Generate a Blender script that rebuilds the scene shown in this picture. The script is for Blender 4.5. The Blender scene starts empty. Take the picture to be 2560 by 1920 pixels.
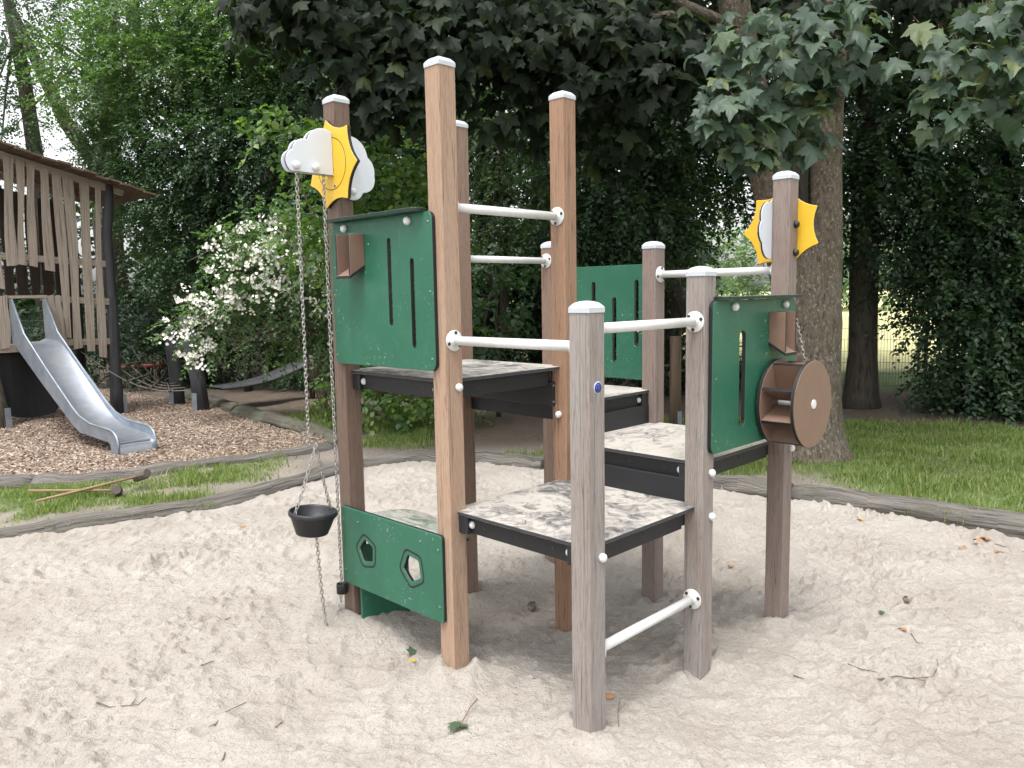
import bpy, math, random
import numpy as np
from mathutils import Vector, Matrix
from mathutils.geometry import tessellate_polygon

scene = bpy.context.scene
col = scene.collection
R = math.radians
rng = np.random.default_rng(7)
random.seed(7)

# ------------------------------------------------------------------ camera
CAM_H, PITCH, ROLL = 1.7559, R(6.5781), R(-1.0049)
cd = bpy.data.cameras.new('camera')
cam = bpy.data.objects.new('camera', cd)
col.objects.link(cam)
cd.sensor_width = 36.0
cd.lens = 1958.33 / 2560 * 36.0
cd.clip_start, cd.clip_end = 0.05, 2000
fw = Vector((0, math.cos(PITCH), -math.sin(PITCH)))
up0 = Vector((0, math.sin(PITCH), math.cos(PITCH)))
rx = Vector((1, 0, 0))
cright = rx * math.cos(ROLL) + up0 * math.sin(ROLL)
cup = up0 * math.cos(ROLL) - rx * math.sin(ROLL)
cam.matrix_world = Matrix(((cright.x, cup.x, -fw.x, 0), (cright.y, cup.y, -fw.y, 0),
                           (cright.z, cup.z, -fw.z, CAM_H), (0, 0, 0, 1)))
scene.camera = cam

# ------------------------------------------------------------------ sky, sun, exposure
SUN_EL, SUN_AZ = 70.0, 205.0          # compass style: 0 = +Y (away from the camera), clockwise
w = bpy.data.worlds.new('World')
scene.world = w
w.use_nodes = True
wn = w.node_tree
bg = wn.nodes['Background']
sky = wn.nodes.new('ShaderNodeTexSky')
sky.sky_type = 'NISHITA'
sky.sun_disc = False
sky.sun_elevation = R(SUN_EL)
sky.sun_rotation = R(SUN_AZ)
sky.dust_density = 4.0
sky.ozone_density = 1.0
hs = wn.nodes.new('ShaderNodeHueSaturation')
hs.inputs['Saturation'].default_value = 0.12      # overcast: a white sky
wn.links.new(sky.outputs[0], hs.inputs['Color'])
wn.links.new(hs.outputs[0], bg.inputs['Color'])
bg.inputs['Strength'].default_value = 0.15
sd = bpy.data.lights.new('sun', 'SUN')
sd.energy = 0.9
sd.angle = R(18)
sd.color = (1.0, 0.97, 0.93)
sun = bpy.data.objects.new('sun', sd)
col.objects.link(sun)
sdir = Vector((math.sin(R(SUN_AZ)) * math.cos(R(SUN_EL)), math.cos(R(SUN_AZ)) * math.cos(R(SUN_EL)), math.sin(R(SUN_EL))))
sun.rotation_euler = sdir.to_track_quat('Z', 'Y').to_euler()
sun.location = (0, 0, 30)
vs = scene.view_settings
vs.view_transform = 'Standard'
vs.look = 'None'
vs.exposure = 1.42
vs.gamma = 1.0
vs.use_curve_mapping = False
scene.cycles.use_denoising = True
scene.cycles.max_bounces = 4
scene.cycles.diffuse_bounces = 2
scene.cycles.glossy_bounces = 2
scene.cycles.transmission_bounces = 3
scene.cycles.transparent_max_bounces = 4
scene.cycles.use_adaptive_sampling = True
scene.cycles.adaptive_threshold = 0.03

# ------------------------------------------------------------------ material helpers
def new_mat(name):
    m = bpy.data.materials.new(name)
    m.use_nodes = True
    return m, m.node_tree, m.node_tree.nodes['Principled BSDF']

def c4(c): return (c[0], c[1], c[2], 1.0)

def ramp(nt, src, stops):
    r = nt.nodes.new('ShaderNodeValToRGB')
    e = r.color_ramp.elements
    while len(e) < len(stops): e.new(0.5)
    for q, (p, c) in zip(e, stops):
        q.position = p
        q.color = c4(c) if not isinstance(c, float) else (c, c, c, 1)
    nt.links.new(src, r.inputs[0])
    return r.outputs[0]

def noise(nt, vec, scale, detail=4, rough=0.6, dist=0.0):
    n = nt.nodes.new('ShaderNodeTexNoise')
    n.inputs['Scale'].default_value = scale
    n.inputs['Detail'].default_value = detail
    n.inputs['Roughness'].default_value = rough
    n.inputs['Distortion'].default_value = dist
    if vec is not None: nt.links.new(vec, n.inputs['Vector'])
    return n.outputs['Fac']

def mapping(nt, vec, scale=(1, 1, 1), rnd=True):
    m = nt.nodes.new('ShaderNodeMapping')
    m.inputs['Scale'].default_value = scale
    nt.links.new(vec, m.inputs['Vector'])
    if rnd:
        oi = nt.nodes.new('ShaderNodeObjectInfo')
        mu = nt.nodes.new('ShaderNodeMath'); mu.operation = 'MULTIPLY'; mu.inputs[1].default_value = 37.0
        nt.links.new(oi.outputs['Random'], mu.inputs[0])
        nt.links.new(mu.outputs[0], m.inputs['Location'])
    return m.outputs[0]

def mixc(nt, fac, a, b, mode='MIX'):
    m = nt.nodes.new('ShaderNodeMix'); m.data_type = 'RGBA'; m.blend_type = mode
    for sock, v in ((m.inputs[0], fac), (m.inputs[6], a), (m.inputs[7], b)):
        if isinstance(v, (int, float)): sock.default_value = v
        elif isinstance(v, tuple): sock.default_value = c4(v)
        else: nt.links.new(v, sock)
    return m.outputs[2]

def bump(nt, bsdf, h, strength=0.3, dist=0.01):
    b = nt.nodes.new('ShaderNodeBump')
    b.inputs['Strength'].default_value = strength
    b.inputs['Distance'].default_value = dist
    nt.links.new(h, b.inputs['Height'])
    nt.links.new(b.outputs[0], bsdf.inputs['Normal'])

def coord(nt, which='Object'):
    return nt.nodes.new('ShaderNodeTexCoord').outputs[which]

M = {}
def plain(name, c, rough=0.5, metal=0.0, var=0.12, scale=14.0, bmp=0.0):
    m, nt, b = new_mat(name)
    v = mapping(nt, coord(nt))
    n = noise(nt, v, scale, 6, 0.65)
    k = ramp(nt, n, [(0.25, tuple(x * (1 - var) for x in c)), (0.75, tuple(min(1, x * (1 + var)) for x in c))])
    nt.links.new(k, b.inputs['Base Color'])
    b.inputs['Roughness'].default_value = rough
    b.inputs['Metallic'].default_value = metal
    if bmp: bump(nt, b, noise(nt, v, scale * 12, 3), bmp, 0.002)
    M[name] = m
    return m

def wood_post(name, light, dark, grey, greyamt):
    m, nt, b = new_mat(name)
    co = coord(nt)
    n1 = noise(nt, mapping(nt, co, (95, 95, 2.2)), 1.0, 7, 0.68, 0.35)
    n2 = noise(nt, mapping(nt, co, (300, 300, 14)), 1.0, 3, 0.7)
    n3 = noise(nt, mapping(nt, co, (14, 14, 1.6)), 1.0, 7, 0.7, 0.4)
    mid_ = tuple(0.55 * a + 0.45 * b_ for a, b_ in zip(light, dark))
    base = ramp(nt, n1, [(0.28, mid_), (0.66, light)])
    gm = ramp(nt, n3, [(0.40 - greyamt * 0.2, 0.0), (0.70 - greyamt * 0.2, min(1.0, 0.35 + greyamt))])
    base = mixc(nt, gm, base, grey)
    pores = ramp(nt, n2, [(0.30, 0.38), (0.50, 1.0)])
    base = mixc(nt, 0.75, base, pores, 'MULTIPLY')
    # drying cracks: thin dark lines along the grain
    n4 = noise(nt, mapping(nt, co, (26, 26, 0.55)), 1.0, 2, 0.5, 0.3)
    cr = ramp(nt, n4, [(0.488, 1.0), (0.5, 0.30), (0.512, 1.0)])
    base = mixc(nt, 0.70, base, cr, 'MULTIPLY')
    nt.links.new(base, b.inputs['Base Color'])
    b.inputs['Roughness'].default_value = 0.75
    bump(nt, b, n2, 0.25, 0.0015)
    M[name] = m
    return m

def uv_wood(name, light, dark, lscale=2.0, ascale=24.0, rough=0.85, moss=None, mossamt=0.4, bstr=0.6, bdist=0.01, crack=0.6, lichen=None):
    """wood or bark with grain along the u of the tube's uv (metres), v = metres round"""
    m, nt, b = new_mat(name)
    uv = coord(nt, 'UV')
    n1 = noise(nt, mapping(nt, uv, (lscale, ascale, 1)), 1.0, 7, 0.65, 0.5)
    n2 = noise(nt, mapping(nt, uv, (lscale * 4, ascale * 5, 1)), 1.0, 4, 0.7)
    base = ramp(nt, n1, [(0.30, dark), (0.66, light)])
    base = mixc(nt, 0.6, base, ramp(nt, n2, [(0.3, 0.55), (0.55, 1.0)]), 'MULTIPLY')
    cr = ramp(nt, n1, [(0.36, 1 - crack), (0.44, 1.0)])
    base = mixc(nt, 0.8, base, cr, 'MULTIPLY')
    if moss:
        n3 = noise(nt, mapping(nt, coord(nt), (2.2, 2.2, 2.2)), 1.0, 6, 0.65)
        base = mixc(nt, ramp(nt, n3, [(0.62 - mossamt * 0.3, 0.0), (0.75 - mossamt * 0.2, 0.85)]), base, moss)
    if lichen:
        n5 = noise(nt, mapping(nt, coord(nt), (34, 34, 26)), 1.0, 4, 0.6)
        base = mixc(nt, ramp(nt, n5, [(0.56, 0.0), (0.64, 0.75)]), base, lichen)
    nt.links.new(base, b.inputs['Base Color'])
    b.inputs['Roughness'].default_value = rough
    bump(nt, b, n1, bstr, bdist)
    M[name] = m
    return m

def leaf_mat(name, c1, c2, c3=None, trans=0.35, rough=0.42, spec=0.5):
    m, nt, b = new_mat(name)
    g = nt.nodes.new('ShaderNodeNewGeometry')
    oi = nt.nodes.new('ShaderNodeObjectInfo')
    ad = nt.nodes.new('ShaderNodeMath'); ad.operation = 'ADD'
    nt.links.new(g.outputs['Random Per Island'], ad.inputs[0])
    nt.links.new(oi.outputs['Random'], ad.inputs[1])
    fr = nt.nodes.new('ShaderNodeMath'); fr.operation = 'FRACT'
    nt.links.new(ad.outputs[0], fr.inputs[0])
    stops = [(0.0, c1), (0.85, c2)]
    if c3: stops = [(0.0, c1), (0.8, c2), (0.97, c3)]
    k = ramp(nt, fr.outputs[0], stops)
    nt.links.new(k, b.inputs['Base Color'])
    b.inputs['Roughness'].default_value = rough
    b.inputs['Specular IOR Level'].default_value = spec
    t = nt.nodes.new('ShaderNodeBsdfTranslucent')
    tc = mixc(nt, 1.0, k, (1.6, 1.9, 0.7), 'MULTIPLY')
    nt.links.new(tc, t.inputs['Color'])
    mx = nt.nodes.new('ShaderNodeMixShader')
    mx.inputs[0].default_value = trans
    nt.links.new(b.outputs[0], mx.inputs[1])
    nt.links.new(t.outputs[0], mx.inputs[2])
    nt.links.new(mx.outputs[0], nt.nodes['Material Output'].inputs['Surface'])
    M[name] = m
    return m

# posts, in the order of their look
wood_post('wood_light', (0.385, 0.255, 0.175), (0.235, 0.135, 0.08), (0.33, 0.25, 0.195), 0.15)
wood_post('wood_orange', (0.315, 0.185, 0.115), (0.19, 0.1, 0.056), (0.29, 0.2, 0.145), 0.1)
wood_post('wood_dark', (0.165, 0.105, 0.077), (0.08, 0.048, 0.034), (0.17, 0.128, 0.105), 0.2)
wood_post('wood_brown', (0.245, 0.155, 0.11), (0.145, 0.085, 0.056), (0.23, 0.17, 0.138), 0.2)
wood_post('wood_grey', (0.245, 0.197, 0.170), (0.128, 0.090, 0.072), (0.282, 0.262, 0.248), 0.45)
wood_post('wood_mauve', (0.225, 0.165, 0.14), (0.125, 0.082, 0.064), (0.235, 0.195, 0.175), 0.35)
plain('white_plastic', (0.64, 0.65, 0.65), 0.42, var=0.05)
def enamel():
    m, nt, b = new_mat('white_enamel')
    co = mapping(nt, coord(nt))
    k = ramp(nt, noise(nt, co, 8, 5, 0.6), [(0.3, (0.58, 0.575, 0.56)), (0.7, (0.66, 0.66, 0.655))])
    k = mixc(nt, ramp(nt, noise(nt, co, 130, 3, 0.7), [(0.66, 0.0), (0.74, 0.55)]), k, (0.38, 0.33, 0.27))
    nt.links.new(k, b.inputs['Base Color']); b.inputs['Roughness'].default_value = 0.33
    M['white_enamel'] = m
enamel()
plain('cap_grey', (0.46, 0.50, 0.53), 0.45, var=0.06, bmp=0.08)
plain('cloud_white', (0.60, 0.635, 0.69), 0.4, var=0.04)
plain('sun_yellow', (0.66, 0.405, 0.024), 0.42, var=0.05)
plain('brown_board', (0.190, 0.118, 0.086), 0.5, var=0.1)
plain('black_core', (0.010, 0.010, 0.012), 0.55, var=0.25)
plain('deck_edge', (0.036, 0.038, 0.044), 0.5, var=0.25)
plain('rubber', (0.013, 0.014, 0.017), 0.5, var=0.3, bmp=0.1)
plain('screw_steel', (0.16, 0.19, 0.18), 0.4, metal=0.7)
plain('screw_dark', (0.05, 0.055, 0.055), 0.45, metal=0.5)
plain('chain_steel', (0.42, 0.405, 0.39), 0.36, metal=0.85, var=0.25, scale=60)
plain('sticker_blue', (0.012, 0.035, 0.22), 0.4)
plain('sticker_print', (0.30, 0.34, 0.50), 0.4)
plain('sticker_white', (0.75, 0.76, 0.8), 0.4)
plain('rope', (0.20, 0.18, 0.155), 0.9, var=0.2, scale=40)
plain('red_paint', (0.32, 0.05, 0.035), 0.5, var=0.2)
plain('leaf_stalk', (0.17, 0.075, 0.05), 0.6, var=0.3)
plain('flower_white', (0.80, 0.79, 0.70), 0.6, var=0.05)
plain('dry_leaf', (0.30, 0.16, 0.08), 0.7, var=0.4, scale=30)
plain('fence_wire', (0.10, 0.16, 0.12), 0.5)
plain('bench_dark', (0.03, 0.028, 0.026), 0.8)
plain('bark_twig', (0.15, 0.11, 0.09), 0.85, var=0.4, scale=30)
plain('tarp', (0.008, 0.008, 0.010), 0.7, var=0.3)

def panel_green():
    m, nt, b = new_mat('panel_green')
    co = mapping(nt, coord(nt))
    n1 = noise(nt, co, 3.0, 5, 0.6)
    base = ramp(nt, n1, [(0.3, (0.018, 0.104, 0.060)), (0.7, (0.022, 0.120, 0.072))])
    n2 = noise(nt, co, 70.0, 2, 0.5)
    n3 = noise(nt, co, 4.0, 4, 0.7)
    fac = nt.nodes.new('ShaderNodeMath'); fac.operation = 'MULTIPLY'
    nt.links.new(ramp(nt, n2, [(0.64, 0.0), (0.72, 0.8)]), fac.inputs[0])
    nt.links.new(ramp(nt, n3, [(0.5, 0.0), (0.62, 1.0)]), fac.inputs[1])
    base = mixc(nt, fac.outputs[0], base, (0.30, 0.40, 0.34))
    sc1 = noise(nt, mapping(nt, coord(nt), (260, 260, 9)), 1.0, 2, 0.5, 0.8)
    base = mixc(nt, ramp(nt, sc1, [(0.70, 0.0), (0.735, 0.30)]), base, (0.20, 0.30, 0.25))
    dust = noise(nt, co, 9.0, 8, 0.75)
    base = mixc(nt, ramp(nt, dust, [(0.5, 0.0), (0.80, 0.25)]), base, (0.11, 0.21, 0.165))
    nt.links.new(base, b.inputs['Base Color'])
    b.inputs['Roughness'].default_value = 0.38
    b.inputs['Specular IOR Level'].default_value = 0.45
    bump(nt, b, noise(nt, co, 260.0, 2), 0.05, 0.001)
    M['panel_green'] = m
panel_green()

def sandy(name, under, lo, hi, scale=6.0, squash=(1, 1, 1), fmin=0.05):
    """a dark board with sand strewn on it"""
    m, nt, b = new_mat(name)
    co = mapping(nt, coord(nt), squash)
    n0 = noise(nt, co, scale * 0.55, 3, 0.5, 0.6)
    n1 = noise(nt, co, scale * 1.4, 9, 0.70, 1.8)
    n2 = noise(nt, co, 320.0, 3, 0.8)
    ad = nt.nodes.new('ShaderNodeMath'); ad.operation = 'MULTIPLY_ADD'
    nt.links.new(n2, ad.inputs[0]); ad.inputs[1].default_value = 0.30; nt.links.new(n1, ad.inputs[2])
    a3 = nt.nodes.new('ShaderNodeMath'); a3.operation = 'MULTIPLY_ADD'
    nt.links.new(n0, a3.inputs[0]); a3.inputs[1].default_value = 0.55; nt.links.new(ad.outputs[0], a3.inputs[2])
    f = ramp(nt, a3.outputs[0], [(lo, fmin), (hi, 0.95)])
    nt.links.new(mixc(nt, f, under, (0.405, 0.378, 0.338)), b.inputs['Base Color'])
    nt.links.new(mixc(nt, f, (0.5, 0.5, 0.5), (0.95, 0.95, 0.95)), b.inputs['Roughness'])
    bump(nt, b, f, 0.4, 0.004)
    M[name] = m
sandy('platform_sandy', (0.050, 0.053, 0.060), 0.78, 1.02, 6.0, (1.25, 1, 1))
sandy('platform_sandier', (0.055, 0.057, 0.062), 0.70, 0.95, 6.0, (1, 1.3, 1))
sandy('riser_dusty', (0.011, 0.012, 0.015), 1.02, 1.35, 30.0, (1, 1, 1), 0.0)
sandy('table_sandy', (0.018, 0.095, 0.060), 0.74, 1.02, 5.0, (2.2, 1, 1))

def metal_galv():
    m, nt, b = new_mat('galvanised')
    co = mapping(nt, coord(nt), (1, 1, 1))
    vo = nt.nodes.new('ShaderNodeTexVoronoi'); vo.inputs['Scale'].default_value = 45
    nt.links.new(co, vo.inputs['Vector'])
    n = noise(nt, co, 5.0, 6, 0.7)
    base = mixc(nt, 0.5, ramp(nt, n, [(0.3, (0.19, 0.225, 0.27)), (0.7, (0.33, 0.375, 0.42))]), ramp(nt, vo.outputs['Distance'], [(0.0, 0.75), (0.6, 1.0)]), 'MULTIPLY')
    nt.links.new(base, b.inputs['Base Color'])
    b.inputs['Metallic'].default_value = 0.55
    b.inputs['Roughness'].default_value = 0.42
    M['galvanised'] = m
    m, nt, b = new_mat('polished_steel')
    co = mapping(nt, coord(nt), (1, 1, 1))
    n = noise(nt, co, 4.0, 6, 0.7)
    nt.links.new(ramp(nt, n, [(0.3, (0.36, 0.39, 0.44)), (0.7, (0.52, 0.55, 0.60))]), b.inputs['Base Color'])
    b.inputs['Metallic'].default_value = 0.9
    b.inputs['Roughness'].default_value = 0.38
    M['polished_steel'] = m
metal_galv()

uv_wood('log_grey', (0.205, 0.188, 0.166), (0.020, 0.016, 0.013), 2.2, 75, crack=0.85, moss=(0.085, 0.082, 0.060), mossamt=0.12, bstr=1.0, bdist=0.012)
uv_wood('log_mossy', (0.115, 0.102, 0.080), (0.036, 0.030, 0.022), 1.6, 50, moss=(0.12, 0.13, 0.085), mossamt=0.6, bstr=0.8, bdist=0.02)
uv_wood('plank_grey', (0.37, 0.315, 0.262), (0.22, 0.175, 0.138), 1.6, 60, bstr=0.3, bdist=0.004, crack=0.35)
uv_wood('roof_plank', (0.16, 0.108, 0.075), (0.075, 0.05, 0.035), 1.2, 30, bstr=0.3, bdist=0.004, crack=0.3)
uv_wood('back_slat_shaded', (0.055, 0.037, 0.027), (0.028, 0.019, 0.014), 1.2, 30)  # shade inside the tower painted into the slat colour
uv_wood('post_black', (0.050, 0.050, 0.055), (0.022, 0.022, 0.026), 1.0, 12, bstr=0.4, bdist=0.006, crack=0.4)
uv_wood('post_brown', (0.16, 0.11, 0.07), (0.06, 0.045, 0.03), 1.0, 14, bstr=0.4, bdist=0.006)
uv_wood('bark_maple', (0.185, 0.150, 0.112), (0.050, 0.038, 0.027), 12.0, 36, lichen=(0.27, 0.245, 0.205), moss=(0.055, 0.052, 0.020), mossamt=0.35, bstr=1.0, bdist=0.02)
uv_wood('bark_dark', (0.070, 0.058, 0.044), (0.022, 0.018, 0.014), 4.0, 20, moss=(0.06, 0.065, 0.035), mossamt=0.3, bstr=0.8, bdist=0.02)
uv_wood('handle_wood', (0.33, 0.22, 0.14), (0.24, 0.15, 0.09), 1.0, 40, bstr=0.1, bdist=0.002, crack=0.2)
uv_wood('head_wood', (0.15, 0.125, 0.105), (0.05, 0.04, 0.032), 4.0, 60, bstr=0.5, bdist=0.005)

leaf_mat('leaf_maple', (0.042, 0.072, 0.050), (0.075, 0.118, 0.074), (0.12, 0.15, 0.06), 0.28, 0.5, 0.35)
leaf_mat('leaf_maple_shaded', (0.010, 0.018, 0.010), (0.020, 0.033, 0.017), (0.034, 0.048, 0.016), 0.32, 0.55, 0.2)  # same maple leaf with the canopy's shade painted into its colour
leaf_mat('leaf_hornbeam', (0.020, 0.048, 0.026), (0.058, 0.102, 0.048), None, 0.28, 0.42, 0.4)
leaf_mat('leaf_fresh', (0.052, 0.105, 0.040), (0.112, 0.178, 0.068), None, 0.40, 0.40)
leaf_mat('leaf_mid', (0.031, 0.070, 0.033), (0.062, 0.112, 0.050), None, 0.30, 0.45, 0.4)
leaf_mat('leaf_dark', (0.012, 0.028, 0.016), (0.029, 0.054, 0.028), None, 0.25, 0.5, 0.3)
leaf_mat('leaf_hazel', (0.055, 0.115, 0.036), (0.115, 0.190, 0.055), (0.20, 0.27, 0.07), 0.42, 0.40)
leaf_mat('leaf_jasmine', (0.065, 0.120, 0.055), (0.120, 0.190, 0.085), None, 0.40, 0.40)
leaf_mat('leaf_pale', (0.050, 0.090, 0.042), (0.090, 0.135, 0.066), None, 0.35, 0.5)
leaf_mat('leaf_far', (0.10, 0.17, 0.09), (0.17, 0.24, 0.13), None, 0.3, 0.6)
leaf_mat('grass', (0.095, 0.150, 0.040), (0.20, 0.252, 0.088), (0.36, 0.33, 0.19), 0.40, 0.5, 0.3)
leaf_mat('fallen_leaf_green', (0.06, 0.10, 0.06), (0.08, 0.13, 0.07), None, 0.2, 0.5)

# ------------------------------------------------------------------ mesh helpers
class MB:
    """collects shapes, then links them as ONE mesh object"""
    def __init__(self):
        self.v, self.f, self.mi, self.uv, self.sm = [], [], [], [], []
    def add(self, verts, faces, mi=0, uvs=None, smooth=False):
        o = len(self.v)
        self.v += [tuple(p) for p in verts]
        for k, f in enumerate(faces):
            self.f.append(tuple(i + o for i in f))
            self.mi.append(mi if isinstance(mi, int) else mi[k])
            self.uv.append(uvs[k] if uvs else None)
            self.sm.append(smooth if isinstance(smooth, bool) else smooth[k])
        return self
    def box(self, c, size, axes=None, mi=0, ch=0.0):
        c = Vector(c); ax = axes or (Vector((1, 0, 0)), Vector((0, 1, 0)), Vector((0, 0, 1)))
        h = [s / 2 for s in size]
        if ch:
            pts, fs = [], []
            sg = (-1, 1)
            idx = {}
            for a in sg:
                for b_ in sg:
                    for d in sg:
                        for k in range(3):
                            q = [a * h[0], b_ * h[1], d * h[2]]
                            for j in range(3):
                                if j != k: q[j] -= ch * (a, b_, d)[j]
                            idx[(a, b_, d, k)] = len(pts)
                            pts.append(c + ax[0] * q[0] + ax[1] * q[1] + ax[2] * q[2])
            def key(s, k): return idx[(s[0], s[1], s[2], k)]
            for k in range(3):
                i, j = (k + 1) % 3, (k + 2) % 3
                for s in sg:
                    q = []
                    for (p, r) in ((-1, -1), (1, -1), (1, 1), (-1, 1)):
                        t = [0, 0, 0]; t[k] = s; t[i] = p; t[j] = r; q.append(key(t, k))
                    fs.append(q if s > 0 else q[::-1])
            for k in range(3):
                i, j = (k + 1) % 3, (k + 2) % 3
                for p in sg:
                    for r in sg:
                        a = [0, 0, 0]; a[i] = p; a[j] = r
                        a0 = a[:]; a0[k] = -1; a1 = a[:]; a1[k] = 1
                        q = [key(a0, i), key(a1, i), key(a1, j), key(a0, j)]
                        fs.append(q if p * r < 0 else q[::-1])
            for a in sg:
                for b_ in sg:
                    for d in sg:
                        q = [key((a, b_, d), k) for k in range(3)]
                        fs.append(q if a * b_ * d > 0 else q[::-1])
            return self.add(pts, fs, mi)
        pts = [c + ax[0] * (a * h[0]) + ax[1] * (b * h[1]) + ax[2] * (d * h[2]) for d in (-1, 1) for b in (-1, 1) for a in (-1, 1)]
        return self.add(pts, [(0, 2, 3, 1), (4, 5, 7, 6), (0, 1, 5, 4), (2, 6, 7, 3), (0, 4, 6, 2), (1, 3, 7, 5)], mi)
    def tube(self, path, radii, seg=12, mi=0, cap=True, wob=0.0, seed=0, smooth=True, squash=1.0):
        P = [Vector(p) for p in path]
        n = len(P)
        if not hasattr(radii, '__len__'): radii = [radii] * n
        rr = random.Random(seed)
        T = [(P[min(i + 1, n - 1)] - P[max(i - 1, 0)]).normalized() for i in range(n)]
        u = T[0].orthogonal().normalized()
        verts, uvl, L = [], [], 0.0
        ph = [rr.uniform(0, 6.28) for _ in range(4)]
        for i in range(n):
            if i: L += (P[i] - P[i - 1]).length
            u = (u - T[i] * u.dot(T[i])).normalized()
            v = T[i].cross(u)
            for k in range(seg):
                a = 2 * math.pi * k / seg
                r = radii[i]
                if wob: r *= 1 + wob * (math.sin(a * 2 + ph[0] + L * 1.7) * 0.5 + math.sin(a * 3 + ph[1] - L * 2.3) * 0.35 + math.sin(a * 5 + ph[2] + L * 5) * 0.25 + math.sin(L * 7 + ph[3]) * 0.25)
                verts.append(P[i] + u * (math.cos(a) * r) + v * (math.sin(a) * r * squash))
            uvl.append(L)
        faces, uvs = [], []
        for i in range(n - 1):
            for k in range(seg):
                k2 = (k + 1) % seg
                faces.append((i * seg + k, i * seg + k2, (i + 1) * seg + k2, (i + 1) * seg + k))
                c = 2 * math.pi * max(radii[i], 0.01)
                uvs.append(((uvl[i], c * k / seg), (uvl[i], c * (k + 1) / seg), (uvl[i + 1], c * (k + 1) / seg), (uvl[i + 1], c * k / seg)))
        sm = [smooth] * len(faces)
        if cap:
            for base, rev in ((0, True), ((n - 1) * seg, False)):
                f = [base + k for k in range(seg)]
                faces.append(tuple(f[::-1]) if rev else tuple(f)); sm.append(False)
                uvs.append([(0.02 * math.cos(6.28 * k / seg), 0.5 * math.sin(6.28 * k / seg)) for k in range(seg)])
        return self.add(verts, faces, mi, uvs, sm)
    def lathe(self, prof, seg=24, origin=(0, 0, 0), axis=(0, 0, 1), mi=0, smooth=True):
        a = Vector(axis).normalized(); u = a.orthogonal().normalized(); v = a.cross(u); o = Vector(origin)
        verts = [o + a * z + (u * math.cos(2 * math.pi * k / seg) + v * math.sin(2 * math.pi * k / seg)) * r for (r, z) in prof for k in range(seg)]
        fs = [(i * seg + k, i * seg + (k + 1) % seg, (i + 1) * seg + (k + 1) % seg, (i + 1) * seg + k) for i in range(len(prof) - 1) for k in range(seg)]
        return self.add(verts, fs, mi, None, smooth)
    def plate(self, loops, frame, thick, mi_face=0, mi_side=1, ch=0.0015):
        """outer loop (ccw) + holes in the plane of frame=(origin,e1,e2); extruded by -thick along e1 x e2; chamfered front and back"""
        o, e1, e2 = (Vector(q) for q in frame)
        nrm = e1.cross(e2)
        def off(loop, d):
            out = []
            n = len(loop)
            for i in range(n):
                p0, p1, p2 = (Vector(loop[(i + k) % n]) for k in (-1, 0, 1))
                a = (p1 - p0).normalized(); b = (p2 - p1).normalized()
                na = Vector((-a.y, a.x)); nb = Vector((-b.y, b.x))
                m = (na + nb)
                m = m / max(m.length_squared, 0.2) * 2
                out.append(p1 + m * d)
            return out
        ins = [off(l, ch) for l in loops]
        flat = [p for l in ins for p in l]
        tris = tessellate_polygon([[Vector((p.x, p.y, 0)) for p in l] for l in ins])
        W = lambda p, z: o + e1 * p[0] + e2 * p[1] - nrm * z
        def orient(t):
            a, b, c = (flat[i] for i in t)
            return t if (b - a).cross(c - a) > 0 else (t[0], t[2], t[1])
        tris = [orient(tuple(t)) for t in tris]
        self.add([W(p, 0) for p in flat], tris, mi_face)
        self.add([W(p, thick) for p in flat], [t[::-1] for t in tris], mi_face)
        for l, li in zip(loops, ins):
            n = len(l)
            rings = [(li, 0, None), (l, ch, mi_face), (l, thick - ch, mi_side), (li, thick, mi_face)]
            vv = [W(p, z) for (q, z, _) in rings for p in q]
            fs, ms = [], []
            for r in range(3):
                for k in range(n):
                    k2 = (k + 1) % n
                    fs.append((r * n + k2, r * n + k, (r + 1) * n + k, (r + 1) * n + k2)); ms.append(rings[r + 1][2])
            # outward for a ccw outer loop and inward for a cw hole
            self.add(vv, [f[::-1] for f in fs], ms)
        return self
    def build(self, name, mats, parent=None, kind=None):
        me = bpy.data.meshes.new(name)
        me.from_pydata(self.v, [], self.f)
        for m in (mats if isinstance(mats, (list, tuple)) else [mats]):
            me.materials.append(M[m] if isinstance(m, str) else m)
        me.polygons.foreach_set('material_index', self.mi)
        me.polygons.foreach_set('use_smooth', self.sm)
        if any(u is not None for u in self.uv):
            uvl = me.uv_layers.new(name='uv')
            flat = []
            for f, u in zip(self.f, self.uv):
                if u is None: flat += [0.0] * (2 * len(f))
                else:
                    for q in u: flat += [q[0], q[1]]
            uvl.data.foreach_set('uv', flat)
        me.update()
        return link(name, me, parent, kind)

def link(name, me, parent=None, kind=None):
    o = bpy.data.objects.new(name, me)
    col.objects.link(o)
    if parent is not None: o.parent = parent
    if kind: o['kind'] = kind
    return o

def tag(o, label=None, cat=None, group=None, kind=None):
    if label: o['label'] = label
    if cat: o['category'] = cat
    if group: o['group'] = group
    if kind: o['kind'] = kind
    return o

def empty(name, loc=(0, 0, 0), rz=0.0, label=None, cat=None, group=None):
    o = bpy.data.objects.new(name, None)
    o.empty_display_size = 0.1
    col.objects.link(o)
    o.location = loc
    o.rotation_euler = (0, 0, rz)
    return tag(o, label, cat, group)

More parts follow.
